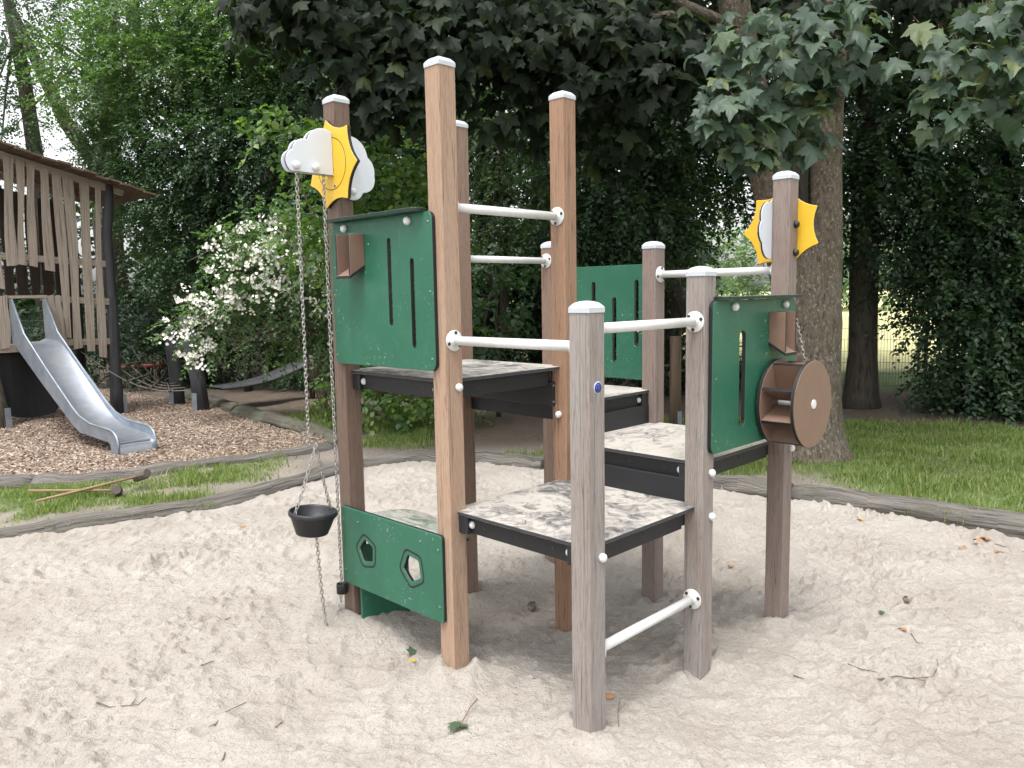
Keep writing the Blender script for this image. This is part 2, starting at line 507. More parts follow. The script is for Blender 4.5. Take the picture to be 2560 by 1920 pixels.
def fast_mesh(name, V, F, mats, smooth=False, uv=None):
    """V (n,3) float, F (m,k) int with constant k"""
    me = bpy.data.meshes.new(name)
    V = np.ascontiguousarray(V, np.float32); F = np.ascontiguousarray(F, np.int32)
    k = F.shape[1]
    me.vertices.add(len(V)); me.vertices.foreach_set('co', V.ravel())
    me.loops.add(F.size); me.loops.foreach_set('vertex_index', F.ravel())
    me.polygons.add(len(F)); me.polygons.foreach_set('loop_start', np.arange(len(F), dtype=np.int32) * k)
    if smooth: me.polygons.foreach_set('use_smooth', np.ones(len(F), bool))
    for m in (mats if isinstance(mats, (list, tuple)) else [mats]): me.materials.append(M[m])
    me.update(calc_edges=True)
    return me

def rrect(x0, y0, x1, y1, r, n=5):
    """rounded rectangle, counter-clockwise"""
    out = []
    for cx, cy, a0 in ((x1 - r, y0 + r, -90), (x1 - r, y1 - r, 0), (x0 + r, y1 - r, 90), (x0 + r, y0 + r, 180)):
        for k in range(n + 1):
            a = R(a0 + 90 * k / n)
            out.append((cx + r * math.cos(a), cy + r * math.sin(a)))
    return out

# smooth value noise
def vnoise(x, y, seed=0):
    xi = np.floor(x).astype(np.int64); yi = np.floor(y).astype(np.int64)
    fx = x - xi; fy = y - yi
    fx = fx * fx * fx * (fx * (fx * 6 - 15) + 10); fy = fy * fy * fy * (fy * (fy * 6 - 15) + 10)
    def h(a, b):
        q = (a * 374761393 + b * 668265263 + seed * 1442695041) & 0xFFFFFFFF
        q = ((q ^ (q >> 13)) * 1274126177) & 0xFFFFFFFF
        return ((q ^ (q >> 16)) & 0xFFFF) / 65535.0
    a = h(xi, yi); b = h(xi + 1, yi); c = h(xi, yi + 1); d = h(xi + 1, yi + 1)
    return (a + (b - a) * fx) * (1 - fy) + (c + (d - c) * fx) * fy - 0.5

def inside(x, y, poly):
    r = np.zeros(np.shape(x), bool)
    n = len(poly)
    for i in range(n):
        x1, y1 = poly[i]; x2, y2 = poly[(i + 1) % n]
        c = ((y1 > y) != (y2 > y))
        xx = (x2 - x1) * (y - y1) / ((y2 - y1) if abs(y2 - y1) > 1e-9 else 1e-9) + x1
        r ^= c & (x < xx)
    return r

# ------------------------------------------------------------------ grounds
SAND_EDGE = [(-7.2, 3.2), (-5.4, 4.55), (-4.3, 5.28), (-3.82, 5.64), (-3.57, 5.82), (-3.22, 6.10), (-2.91, 6.26), (-2.48, 6.52), (-2.12, 7.05), (-1.80, 7.68), (-1.50, 8.03), (-1.02, 8.14),
             (-0.50, 8.02), (-0.04, 7.84), (0.32, 7.62), (1.05, 7.25), (1.78, 6.82), (2.36, 6.42), (2.88, 6.03), (3.34, 5.58), (3.60, 5.36), (4.4, 4.55), (5.4, 3.2)]
SAND_POLY = SAND_EDGE + [(6.5, -4), (-8.5, -4)]
CHIP_POLY = [(-9.5, 5.9), (-5.6, 7.75), (-5.0, 7.55), (-4.37, 7.40), (-3.99, 7.68), (-3.38, 8.12), (-2.83, 8.48), (-2.12, 9.03), (-2.58, 9.83), (-3.74, 11.2), (-4.71, 12.6), (-5.97, 13.9), (-8.5, 15.5), (-14, 16), (-14, 6)]

# world (x, y) of the grid of posts
OX, OY, YAW, S_, W_ = 0.27942, 2.89744, R(45.3098), 0.792, 0.0934
ud = (-math.sin(YAW), math.cos(YAW)); vd = (math.cos(YAW), math.sin(YAW))
def gxy(u, v): return OX + u * ud[0] + v * vd[0], OY + u * ud[1] + v * vd[1]

ctrl = [(*gxy(0, 0), 0.060), (*gxy(S_, 0), 0.038), (*gxy(2 * S_, 0), 0.082), (*gxy(0, S_), 0.018), (*gxy(0, 2 * S_), -0.015), (*gxy(S_, S_), -0.022), (*gxy(2 * S_, S_), -0.035),
        (*gxy(S_, 2 * S_), -0.078), (*gxy(2 * S_, 2 * S_), -0.06), (0.15, 1.6, 0.03), (-1.5, 2.0, 0.02), (2.0, 2.2, 0.0), (-2.6, 4.5, 0.0), (2.6, 4.6, 0.0), (-2, 6.3, 0.0), (0, 7.2, 0.0), (1.6, 6.2, 0.0), (-0.95, 4.35, 0.10), (-0.4, 4.5, -0.03)]
ctrl = np.array(ctrl)
def sand_base(x, y):
    num = np.zeros_like(x); den = np.full_like(x, 0.02)
    for cx, cy, cz in ctrl:
        wgt = 1.0 / (0.02 + (x - cx) ** 2 + (y - cy) ** 2) ** 1.5
        num += wgt * cz; den += wgt
    return num / den

sx = np.concatenate([np.linspace(-8.6, -4.4, 60, endpoint=False), np.arange(-4.4, 4.3, 0.0125), np.linspace(4.3, 6.6, 30)])
ys = [-4.0, -2, -0.5, 0.4, 0.8]
while ys[-1] < 8.45: ys.append(ys[-1] + max(0.0075, min(0.026, 0.0036 * max(ys[-1], 1.0))) if ys[-1] > 0.9 else ys[-1] + 0.1)
sy = np.array(ys)
SX, SY = np.meshgrid(sx, sy)
Z = sand_base(SX, SY)
def fbm(x, y, s, seed): return vnoise(x / s, y / s, seed)
warp = fbm(SX, SY, 0.35, 90) * 0.18
WX, WY = SX + warp, SY + fbm(SX, SY, 0.35, 91) * 0.18
Z = Z + 0.050 * fbm(WX, WY, 0.80, 1) + 0.028 * fbm(WX, WY, 0.30, 2) + 0.018 * fbm(WX, WY, 0.13, 3)
rough_m = np.clip(0.5 + 2.2 * fbm(SX, SY, 0.55, 20) + 0.8 * fbm(SX, SY, 0.2, 21), 0.40, 1.3)
Z = Z + rough_m * (0.019 * fbm(SX, SY, 0.055, 4) + 0.0145 * fbm(SX, SY, 0.030, 5) + 0.006 * fbm(SX, SY, 0.015, 6))
Z = Z - 0.010 * np.abs(fbm(WX, WY, 0.16, 7))
Z = Z + rough_m * (0.085 * np.maximum(fbm(SX, SY, 0.050, 8) - 0.14, 0) + 0.075 * np.maximum(fbm(SX, SY, 0.032, 9) - 0.15, 0)) - 0.045 * np.maximum(fbm(SX, SY, 0.075, 10) - 0.22, 0)
# footprints and scoops
fr = np.random.default_rng(11)
for _ in range(330):
    fx, fy = fr.uniform(-4.2, 4.2), fr.uniform(1.2, 7.6)
    a = fr.uniform(0, 6.28); l, wd = fr.uniform(0.07, 0.15), fr.uniform(0.035, 0.075); dp = fr.uniform(0.007, 0.024)
    i0, i1 = np.searchsorted(sx, (fx - 0.35, fx + 0.35)); j0, j1 = np.searchsorted(sy, (fy - 0.35, fy + 0.35))
    if i1 <= i0 or j1 <= j0: continue
    dx = SX[j0:j1, i0:i1] - fx; dy = SY[j0:j1, i0:i1] - fy
    p = (dx * math.cos(a) + dy * math.sin(a)) / l; q = (-dx * math.sin(a) + dy * math.cos(a)) / wd
    r2 = p * p + q * q
    Z[j0:j1, i0:i1] += dp * (-np.exp(-r2 ** 1.6) + 0.55 * np.exp(-((np.sqrt(r2) - 1.25) / 0.28) ** 2))
# a little sand heaped against the posts
for (u, v) in [(i * S_, j * S_) for i in range(3) for j in range(3)]:
    px, py = gxy(u, v)
    r = np.sqrt((SX - px) ** 2 + (SY - py) ** 2)
    Z += 0.022 * np.exp(-((r - 0.085) / 0.05) ** 2) * (0.9 + 3.0 * fbm(SX, SY, 0.09, 33))
SAND_Z = Z
def sand_at(x, y):
    i = min(max(np.searchsorted(sx, x) - 1, 0), len(sx) - 2); j = min(max(np.searchsorted(sy, y) - 1, 0), len(sy) - 2)
    fx = (x - sx[i]) / (sx[i + 1] - sx[i]); fy = (y - sy[j]) / (sy[j + 1] - sy[j])
    return float((SAND_Z[j, i] * (1 - fx) + SAND_Z[j, i + 1] * fx) * (1 - fy) + (SAND_Z[j + 1, i] * (1 - fx) + SAND_Z[j + 1, i + 1] * fx) * fy)

def grid_mesh(name, X, Y, Zg, mats, keep=None):
    ny, nx = X.shape
    V = np.stack([X.ravel(), Y.ravel(), Zg.ravel()], 1)
    idx = np.arange(nx * ny).reshape(ny, nx)
    F = np.stack([idx[:-1, :-1], idx[:-1, 1:], idx[1:, 1:], idx[1:, :-1]], -1)
    if keep is not None:
        k = keep[:-1, :-1] & keep[1:, 1:] & keep[:-1, 1:] & keep[1:, :-1]
        F = F[k]
    F = F.reshape(-1, 4)
    used = np.unique(F); remap = np.full(len(V), -1, np.int64); remap[used] = np.arange(len(used))
    return fast_mesh(name, V[used], remap[F], mats, smooth=True), used

def sand_material():
    m, nt, b = new_mat('sand')
    co = coord(nt)
    big = noise(nt, co, 1.3, 5, 0.6, 0.4)
    mid = noise(nt, co, 9.0, 6, 0.7, 0.3)
    fine = noise(nt, co, 150.0, 3, 0.75)
    grain = noise(nt, co, 600.0, 2, 0.7)
    base = ramp(nt, big, [(0.30, (0.340, 0.305, 0.266)), (0.68, (0.455, 0.423, 0.382))])
    base = mixc(nt, ramp(nt, mid, [(0.52, 0.0), (0.78, 0.5)]), base, (0.31, 0.262, 0.218))
    clump = noise(nt, co, 62.0, 3, 0.6, 0.4)
    base = mixc(nt, ramp(nt, clump, [(0.56, 0.0), (0.70, 0.62)]), base, (0.27, 0.228, 0.185))
    base = mixc(nt, ramp(nt, clump, [(0.28, 0.5), (0.40, 0.0)]), base, (0.52, 0.49, 0.45))
    base = mixc(nt, ramp(nt, fine, [(0.30, 0.75), (0.44, 0.0)]), base, (0.20, 0.165, 0.135))
    base = mixc(nt, ramp(nt, grain, [(0.26, 0.8), (0.36, 0.0)]), base, (0.18, 0.155, 0.14))
    base = mixc(nt, ramp(nt, grain, [(0.68, 0.0), (0.80, 0.5)]), base, (0.62, 0.60, 0.57))
    nt.links.new(base, b.inputs['Base Color'])
    b.inputs['Roughness'].default_value = 0.95
    b.inputs['Specular IOR Level'].default_value = 0.15
    ad = nt.nodes.new('ShaderNodeMath'); ad.operation = 'MULTIPLY_ADD'
    nt.links.new(grain, ad.inputs[0]); ad.inputs[1].default_value = 0.35; nt.links.new(fine, ad.inputs[2])
    cl = noise(nt, co, 48.0, 4, 0.65)
    a2 = nt.nodes.new('ShaderNodeMath'); a2.operation = 'MULTIPLY_ADD'
    nt.links.new(ramp(nt, cl, [(0.45, 0.0), (0.66, 1.0)]), a2.inputs[0]); a2.inputs[1].default_value = 1.1; nt.links.new(ad.outputs[0], a2.inputs[2])
    bump(nt, b, a2.outputs[0], 0.8, 0.007)
    M['sand'] = m
sand_material()

def near_edge_drop(X, Y): return inside(X, Y, SAND_POLY)
keep = inside(SX, SY, [(p[0] * 1.0, p[1] + 0.10) for p in SAND_EDGE] + [(6.5, -4), (-8.5, -4)])
me, _ = grid_mesh('sand', SX, SY, Z, 'sand', keep)
tag(link('sand', me), 'pale loose play sand with footprints', kind='structure')

# the wide ground sheet: forest floor, lawn and bare earth
def ground_material():
    m, nt, b = new_mat('ground')
    co = coord(nt)
    at = nt.nodes.new('ShaderNodeVertexColor'); at.layer_name = 'zone'
    sp = nt.nodes.new('ShaderNodeSeparateColor'); nt.links.new(at.outputs['Color'], sp.inputs[0])
    n1 = noise(nt, co, 2.5, 7, 0.7); n2 = noise(nt, co, 45.0, 5, 0.75, 0.6); n3 = noise(nt, co, 160.0, 3, 0.7)
    litter = ramp(nt, n2, [(0.30, (0.050, 0.038, 0.028)), (0.5, (0.115, 0.085, 0.062)), (0.70, (0.235, 0.185, 0.14))])
    litter = mixc(nt, ramp(nt, n1, [(0.4, 0.0), (0.7, 0.6)]), litter, (0.085, 0.07, 0.052))
    grass = ramp(nt, n2, [(0.3, (0.070, 0.115, 0.030)), (0.7, (0.165, 0.21, 0.070))])
    dust = ramp(nt, noise(nt, co, 60.0, 6, 0.8), [(0.3, (0.17, 0.14, 0.115)), (0.5, (0.36, 0.32, 0.275)), (0.7, (0.46, 0.425, 0.38))])
    field = ramp(nt, n1, [(0.3, (0.36, 0.36, 0.16)), (0.7, (0.52, 0.48, 0.25))])
    k = mixc(nt, sp.outputs[0], litter, grass)
    k = mixc(nt, sp.outputs[1], k, dust)
    k = mixc(nt, sp.outputs[2], k, field)
    nt.links.new(k, b.inputs['Base Color'])
    b.inputs['Roughness'].default_value = 0.95
    bump(nt, b, n2, 0.8, 0.03)
    M['ground'] = m
ground_material()
gx = np.concatenate([-np.geomspace(400, 13, 26)[:-1], np.arange(-13, 13, 0.14), np.geomspace(13, 400, 26)])
gy = np.concatenate([-np.geomspace(200, 4, 18)[:-1], np.linspace(-4, 3, 18, endpoint=False), np.arange(3, 24, 0.14), np.geomspace(24, 600, 28)])
GX, GY = np.meshgrid(gx, gy)
nearm = np.exp(-(np.maximum(np.hypot(GX, GY - 8) - 14, 0) / 6) ** 2)
GZ = 0.01 + nearm * (0.05 * vnoise(GX / 1.6, GY / 1.6, 50) + 0.03 * vnoise(GX / 0.4, GY / 0.4, 51) + 0.02 * vnoise(GX / 0.16, GY / 0.16, 52))
ins = inside(GX, GY, SAND_POLY); inc = inside(GX, GY, CHIP_POLY)
GZ = np.where(ins, -0.35, GZ); GZ = np.where(inc, -0.10, GZ)
GROUND_Z = lambda x, y: 0.01 + 0.05 * vnoise(x / 1.6, y / 1.6, 50) + 0.03 * vnoise(x / 0.4, y / 0.4, 51)
def sstep(a, b, x): t = np.clip((x - a) / (b - a), 0, 1); return t * t * (3 - 2 * t)
def lawn(X, Y):
    """how grassy a spot is, 0..1"""
    n = vnoise(X / 0.7, Y / 0.7, 60) * 0.9 + vnoise(X / 0.22, Y / 0.22, 61) * 0.5
    a = sstep(2.35, 3.0, X + 0.35 * (Y - 7.4)) * sstep(10.6, 9.6, Y + 0.25 * (X - 4)) * sstep(-0.35, 0.2, n + 0.38)           # the lawn at the right
    b_ = sstep(-0.1, 0.25, n + 0.22) * sstep(-2.2, -3.0, X) * sstep(8.6, 8.0, Y) * sstep(5.2, 5.8, Y)         # between the logs, left
    c_ = sstep(-0.1, 0.2, n - 0.02) * sstep(-3.6, -3.0, X) * sstep(-0.6, -1.2, X) * sstep(8.7, 9.3, Y) * sstep(12.6, 11.6, Y)
    d_ = sstep(0.05, 0.22, n) * sstep(-1.2, -0.7, X) * sstep(3.6, 3.0, X) * sstep(8.7, 8.2, Y) * 0.8
    e_ = sstep(0.0, 0.3, n + 0.05) * sstep(1.4, 2.0, X) * sstep(9.0, 8.4, Y) * sstep(6.2, 6.8, Y) * 0.9
    return np.clip(np.maximum.reduce([a, b_, c_, d_, e_]), 0, 1)
zr = np.maximum(lawn(GX, GY), sstep(2.2, 3.2, GX) * sstep(12.6, 13.4, GY) * sstep(18.0, 16.0, GY))
far = sstep(16.5, 18, GY + 0.1 * GX) * sstep(0.0, 4.0, GX + (GY - 15) * 0.1)
zg = np.clip(sstep(0.9, 0.0, np.abs(GX + 0.0) * 0 + (GY - 8.6)) * sstep(9.5, 8.4, GY) * 0.75 * (vnoise(GX / 0.5, GY / 0.5, 70) + 0.75), 0, 1) * sstep(-7, -6, GX)
path = sstep(-3.3, -2.6, GX) * sstep(-0.9, -1.6, GX + 0.0 * GY) * sstep(13.2, 12, GY) * sstep(9, 9.6, GY) * 0.7
zg = np.maximum(zg, np.maximum(sstep(1.0, 2.0, GX) * 0, path * (vnoise(GX / 0.6, GY / 0.6, 71) + 0.6)))
zb = far
me, used = grid_mesh('ground', GX, GY, GZ, 'ground')
ca = me.color_attributes.new('zone', 'FLOAT_COLOR', 'POINT')
cols = np.stack([zr.ravel(), np.clip(zg * (1 - zr), 0, 1).ravel(), zb.ravel(), np.ones(zr.size)], 1)[used].astype(np.float32)
ca.data.foreach_set('color', cols.ravel())
tag(link('ground', me), 'forest floor and lawn round the playground', kind='structure')

# wood-chip bed
def chip_material():
    m, nt, b = new_mat('chip_bed')
    co = coord(nt)
    vo = nt.nodes.new('ShaderNodeTexVoronoi'); vo.inputs['Scale'].default_value = 38
    nt.links.new(mapping(nt, co, (1, 1.6, 1), False), vo.inputs['Vector'])
    k = mixc(nt, 0.7, ramp(nt, noise(nt, co, 70, 3, 0.7), [(0.3, (0.10, 0.065, 0.045)), (0.7, (0.38, 0.27, 0.20))]), vo.outputs['Color'], 'OVERLAY')
    k = mixc(nt, 0.6, k, (0.17, 0.122, 0.090))
    nt.links.new(k, b.inputs['Base Color'])
    b.inputs['Roughness'].default_value = 0.95
    bump(nt, b, vo.outputs['Distance'], 0.8, 0.02)
    M['chip_bed'] = m
    m, nt, b = new_mat('chips')
    g = nt.nodes.new('ShaderNodeNewGeometry')
    k = ramp(nt, g.outputs['Random Per Island'], [(0.0, (0.065, 0.044, 0.032)), (0.35, (0.19, 0.135, 0.098)), (0.75, (0.33, 0.255, 0.195)), (1.0, (0.47, 0.40, 0.335))])
    nt.links.new(k, b.inputs['Base Color'])
    b.inputs['Roughness'].default_value = 0.85
    M['chips'] = m
chip_material()
cx_, cy_ = np.arange(-14, -1.9, 0.09), np.arange(5.8, 16.1, 0.09)
CX_, CY_ = np.meshgrid(cx_, cy_)
def chip_z(x, y): return 0.03 + 0.10 * vnoise(x / 1.1, y / 1.1, 80) + 0.04 * vnoise(x / 0.35, y / 0.35, 81)
ck = inside(CX_, CY_, CHIP_POLY)
me, _ = grid_mesh('chip_bed', CX_, CY_, chip_z(CX_, CY_), 'chip_bed', ck)
tag(link('chip_bed', me), 'bed of wood chips under the slide', kind='structure')

def rand_in(poly_fn, n, x0, x1, y0, y1, r):
    X = r.uniform(x0, x1, n); Y = r.uniform(y0, y1, n)
    k = poly_fn(X, Y)
    return X[k], Y[k]
cr_ = np.random.default_rng(5)
X1, Y1 = rand_in(lambda a, b: inside(a, b, CHIP_POLY), 42000, -7.6, -2.0, 7.3, 11.5, cr_)
X2, Y2 = rand_in(lambda a, b: inside(a, b, CHIP_POLY), 16000, -9, -3, 11.5, 15, cr_)
CXs, CYs = np.concatenate([X1, X2]), np.concatenate([Y1, Y2])
n = len(CXs)
L = cr_.uniform(0.018, 0.05, n); Wd = L * cr_.uniform(0.25, 0.5, n); a = cr_.uniform(0, 6.28, n)
tl = cr_.normal(0, 0.30, n); t2 = cr_.normal(0, 0.35, n)
d1 = np.stack([np.cos(a) * np.cos(tl), np.sin(a) * np.cos(tl), np.sin(tl)], 1)
d2 = np.stack([-np.sin(a) * np.cos(t2), np.cos(a) * np.cos(t2), np.sin(t2)], 1)
nn = np.cross(d1, d2)
c0 = np.stack([CXs, CYs, chip_z(CXs, CYs) + cr_.uniform(0.002, 0.016, n)], 1)
V = np.stack([c0 - d1 * (L / 2)[:, None] - d2 * (Wd * 0.3)[:, None], c0 + d1 * (L * 0.45)[:, None] - d2 * (Wd * 0.5)[:, None], c0 + d1 * (L / 2)[:, None] + d2 * (Wd * 0.4)[:, None], c0 - d1 * (L * 0.4)[:, None] + d2 * (Wd * 0.5)[:, None], c0 + nn * 0.007], 1).reshape(-1, 3)
b0 = (np.arange(n) * 5)[:, None]
F = (b0[:, None, :] + np.array([[0, 1, 4], [1, 2, 4], [2, 3, 4], [3, 0, 4]])[None]).reshape(-1, 3)
tag(link('wood_chips', fast_mesh('wood_chips', V, F, 'chips')), 'loose brown wood chips under the slide', 'wood chips', kind='stuff')

# ------------------------------------------------------------------ grass
def grass_blades(n, x0, x1, y0, y1, hmin, hmax, seed, dens=1.0):
    r = np.random.default_rng(seed)
    X = r.uniform(x0, x1, n); Y = r.uniform(y0, y1, n)
    k = (r.uniform(0, 1, n) < lawn(X, Y) * dens) & ~inside(X, Y, SAND_POLY) & ~inside(X, Y, CHIP_POLY)
    X, Y = X[k], Y[k]; n = len(X)
    tuft = 0.6 + 1.3 * np.clip(vnoise(X / 0.35, Y / 0.35, 66) + 0.3, 0, 1)
    H = r.uniform(hmin, hmax, n) * tuft
    a = r.uniform(0, 6.28, n); lean = r.uniform(0.1, 0.9, n) * H
    dx, dy = np.cos(a), np.sin(a)
    wd = r.uniform(0.0022, 0.0045, n) * (1 + 0.12 * np.maximum(Y - 6, 0))
    z = GROUND_Z(X, Y) - 0.012
    p0 = np.stack([X, Y, z], 1)
    sd_ = np.stack([-dy, dx, 0 * X], 1) * wd[:, None]
    p1 = p0 + np.stack([dx * lean * 0.35, dy * lean * 0.35, H * 0.6], 1)
    p2 = p0 + np.stack([dx * lean, dy * lean, H], 1)
    V = np.stack([p0 - sd_, p0 + sd_, p1 - sd_ * 0.8, p1 + sd_ * 0.8, p2], 1).reshape(-1, 3)
    b0 = (np.arange(n) * 5)[:, None]
    F = (b0[:, None, :] + np.array([[0, 1, 3], [0, 3, 2], [2, 3, 4]])[None]).reshape(-1, 3)
    return V, F
gv, gf, o = [], [], 0
for args in ((70000, -5.6, -1.6, 5.6, 8.7, 0.025, 0.075, 1), (110000, 1.6, 8.5, 5.6, 10.6, 0.03, 0.095, 2), (40000, -3.6, -0.8, 8.8, 12.4, 0.04, 0.10, 3), (14000, -1.2, 3.2, 7.4, 8.7, 0.04, 0.10, 4)):
    V, F = grass_blades(*args)
    gv.append(V); gf.append(F + o); o += len(V)
tag(link('grass', fast_mesh('grass', np.concatenate(gv), np.concatenate(gf), 'grass')), 'green grass growing round the sand pit', 'grass', kind='stuff')

# ------------------------------------------------------------------ border logs
def log(path, r0, r1, label, mat, seed, zoff=0.0, seg=18):
    pts = []
    P = [Vector((p[0], p[1], (p[2] if len(p) > 2 else 0.022) + zoff)) for p in path]
    n = 40
    cum = [0.0]
    for i in range(1, len(P)): cum.append(cum[-1] + (P[i] - P[i - 1]).length)
    for k in range(n):
        t = cum[-1] * k / (n - 1)
        i = min(max(j for j in range(len(cum)) if cum[j] <= t + 1e-9), len(P) - 2)
        s = (t - cum[i]) / (cum[i + 1] - cum[i])
        pts.append(P[i].lerp(P[i + 1], s))
    for _ in range(3): pts = [pts[0]] + [(pts[i - 1] + pts[i] * 2 + pts[i + 1]) / 4 for i in range(1, n - 1)] + [pts[-1]]
    rr = random.Random(seed)
    radii = [r0 + (r1 - r0) * k / (n - 1) for k in range(n)]
    radii = [r * (1 + 0.05 * math.sin(k * 0.9 + seed) + rr.uniform(-0.03, 0.03)) for k, r in enumerate(radii)]
    radii[0] *= 0.86; radii[-1] *= 0.86
    m = MB().tube(pts, radii, 44, 0, True, 0.06, seed, True, 1.0)
    # drying cracks and ridges running along the log, and a flattened, half-buried section
    q = np.array([tuple(v) for v in m.v[:n * 44]]).reshape(n, 44, 3); cen = np.array([tuple(p) for p in pts])[:, None]
    an = np.arange(44)[None] / 44.0; ln = np.array([cum[-1] * k / (n - 1) for k in range(n)])[:, None]
    gr = vnoise(an * 22 + 0 * ln, ln / 0.55 + 0 * an, seed) * 0.16 + vnoise(an * 44 + 0 * ln, ln / 0.9 + 0 * an, seed + 40) * 0.10 + vnoise(an * 5 + 0 * ln, ln / 0.30 + 0 * an, seed + 80) * 0.16 + vnoise(0 * an + 3, ln / 0.5, seed + 9) * 0.22
    q = cen + (q - cen) * (1 + gr)[..., None]
    q[..., 2] = cen[..., 2] + (q[..., 2] - cen[..., 2]) * 0.80
    m.v[:n * 44] = [tuple(v) for v in q.reshape(-1, 3)]
    o = m.build('border_log', mat)
    tag(o, label, 'log', 'logs edging the play areas')
    return o
log([(-6.6, 4.0), (-5.4, 4.72), (-4.3, 5.42), (-3.90, 5.66)], 0.10, 0.10, 'grey edging log cut off by the left edge of the photo', 'log_grey', 1, -0.03)
log([(-3.92, 5.70), (-3.57, 5.93), (-3.22, 6.20), (-2.91, 6.37), (-2.48, 6.66), (-2.16, 7.20), (-1.84, 7.80), (-1.62, 8.02)], 0.095, 0.12, 'cracked weathered log edging the sand, below the two mallets', 'log_grey', 2, -0.035)
log([(-1.62, 8.10), (-1.02, 8.26), (-0.50, 8.15), (-0.04, 7.97), (0.32, 7.76)], 0.11, 0.13, 'grey edging log behind the upper play platform', 'log_grey', 3, -0.02)
log([(0.34, 7.75), (1.05, 7.38), (1.80, 6.96), (2.38, 6.57)], 0.12, 0.13, 'grey edging log passing behind the post with the paddle wheel', 'log_grey', 4, -0.02)
log([(2.40, 6.56), (2.92, 6.17), (3.40, 5.72), (3.72, 5.46), (4.6, 4.6), (5.2, 3.8)], 0.13, 0.14, 'long grey log between the sand and the lawn on the right', 'log_grey', 5, -0.02)
log([(-7.8, 6.6), (-5.6, 7.60), (-5.0, 7.47), (-4.60, 7.42)], 0.11, 0.12, 'grey log end at the near left corner of the wood-chip bed', 'log_grey', 6, -0.03)
log([(-4.60, 7.40), (-4.2, 7.42), (-3.87, 7.62), (-3.30, 8.03), (-2.75, 8.38), (-2.08, 8.92)], 0.12, 0.115, 'grey log along the near edge of the wood chips, in front of the slide', 'log_grey', 7, -0.02)
log([(-2.0, 9.06), (-2.48, 9.90), (-3.05, 10.6), (-3.62, 11.25), (-4.2, 11.9)], 0.125, 0.14, 'mossy brown log running back from the corner of the wood chips', 'log_mossy', 8, 0.0)
log([(-4.25, 12.0), (-4.75, 12.75), (-5.4, 13.5), (-6.1, 14.0)], 0.14, 0.13, 'dark mossy log behind the two black posts', 'log_mossy', 9, 0.0)

# ------------------------------------------------------------------ the play structure: local axes x = v, y = u
PLAY = empty('play_structure', (OX, OY, 0), YAW, 'wooden climbing and sand-play frame of nine posts with green panels in the sand', 'climbing frame')
S, H = S_, W_ / 2
def P3(u, v, z): return Vector((v, u, z))
EU, EV, EZ = Vector((0, 1, 0)), Vector((1, 0, 0)), Vector((0, 0, 1))
posts = {'P2': (0, 0, 1.692, 'wood_grey'), 'P1': (1, 0, 2.722, 'wood_light'), 'P5': (2, 0, 2.712, 'wood_dark'), 'P3': (0, 1, 1.828, 'wood_grey'), 'P4': (0, 2, 2.310, 'wood_mauve'),
         'P7': (1, 1, 2.713, 'wood_orange'), 'P6': (2, 1, 2.701, 'wood_brown'), 'P9': (1, 2, 2.009, 'wood_mauve'), 'P8': (2, 2, 2.054, 'wood_brown')}
plook = {'P2': 'front grey weathered post carrying the round blue sticker', 'P5': 'dark brown post carrying the bucket hoist', 'P1': 'tall pale front post', 'P4': 'grey-brown post with the yellow sun on its back'}
POST = {}
for k, (i, j, top, mat) in posts.items():
    m = MB()
    lp = rrect(-H, -H, H, H, 0.0045, 2)
    n = len(lp)
    zs = [-0.32, top]
    vv = [P3(i * S, j * S, 0) + Vector((x, y, z)) for z in zs for x, y in lp]
    m.add(vv, [(q, (q + 1) % n, n + (q + 1) % n, n + q) for q in range(n)] + [tuple(range(n, 2 * n))])
    po = m.build('post', mat, PLAY)
    if k in plook: po['label'] = plook[k]
    POST[k] = po
    # cap: a shallow dome over a square skirt
    m = MB()
    rings = [(H + 0.003, -0.010), (H + 0.003, 0.008), (H * 0.93, 0.0165), (H * 0.72, 0.026), (H * 0.40, 0.0315), (0.004, 0.0335)]
    vv = []
    for hw, z in rings:
        for x, y in rrect(-hw, -hw, hw, hw, hw * 0.12, 2):
            # the dome rises a little later at the corners
            vv.append(P3(i * S, j * S, top) + Vector((x, y, z)))
    fs = [(r * n + q, r * n + (q + 1) % n, (r + 1) * n + (q + 1) % n, (r + 1) * n + q) for r in range(len(rings) - 1) for q in range(n)]
    fs += [tuple(range((len(rings) - 1) * n, len(rings) * n))]
    m.add(vv, fs, 0, None, [False] * (2 * n) + [True] * (len(fs) - 2 * n))
    m.build('cap', 'cap_grey', po)

ball_me = MB().lathe([(0.0, 0.022), (0.006, 0.0218), (0.012, 0.0195), (0.0165, 0.0145), (0.018, 0.008), (0.0178, 0.0), (0.0, 0.0)][::-1], 14).build('bolt_cap', 'white_plastic')
ball_mesh = ball_me.data; bpy.data.objects.remove(ball_me)
bb = MB().lathe([(0.0, 0.022), (0.006, 0.0218), (0.012, 0.0195), (0.0165, 0.0145), (0.018, 0.008), (0.0178, 0.0), (0.0, 0.0)][::-1], 14).build('bolt_cap', 'rubber')
ball_black = bb.data; bpy.data.objects.remove(bb)
sc = MB().lathe([(0.0, 0.0035), (0.0045, 0.003), (0.0068, 0.0)][::-1], 10).build('screw', 'screw_steel')
screw_mesh = sc.data; bpy.data.objects.remove(sc)
sc = MB().lathe([(0.0, 0.0010), (0.0035, 0.0014), (0.0058, 0.004), (0.0078, 0.003), (0.008, 0.0)][::-1], 10).build('screw', 'screw_dark')
screw_dark = sc.data; bpy.data.objects.remove(sc)
def put(name, me, parent, loc, direction, scale=1.0):
    o = link(name, me, parent)
    o.location = loc
    o.rotation_euler = Vector(direction).to_track_quat('Z', 'Y').to_euler()
    o.scale = (scale,) * 3
    return o

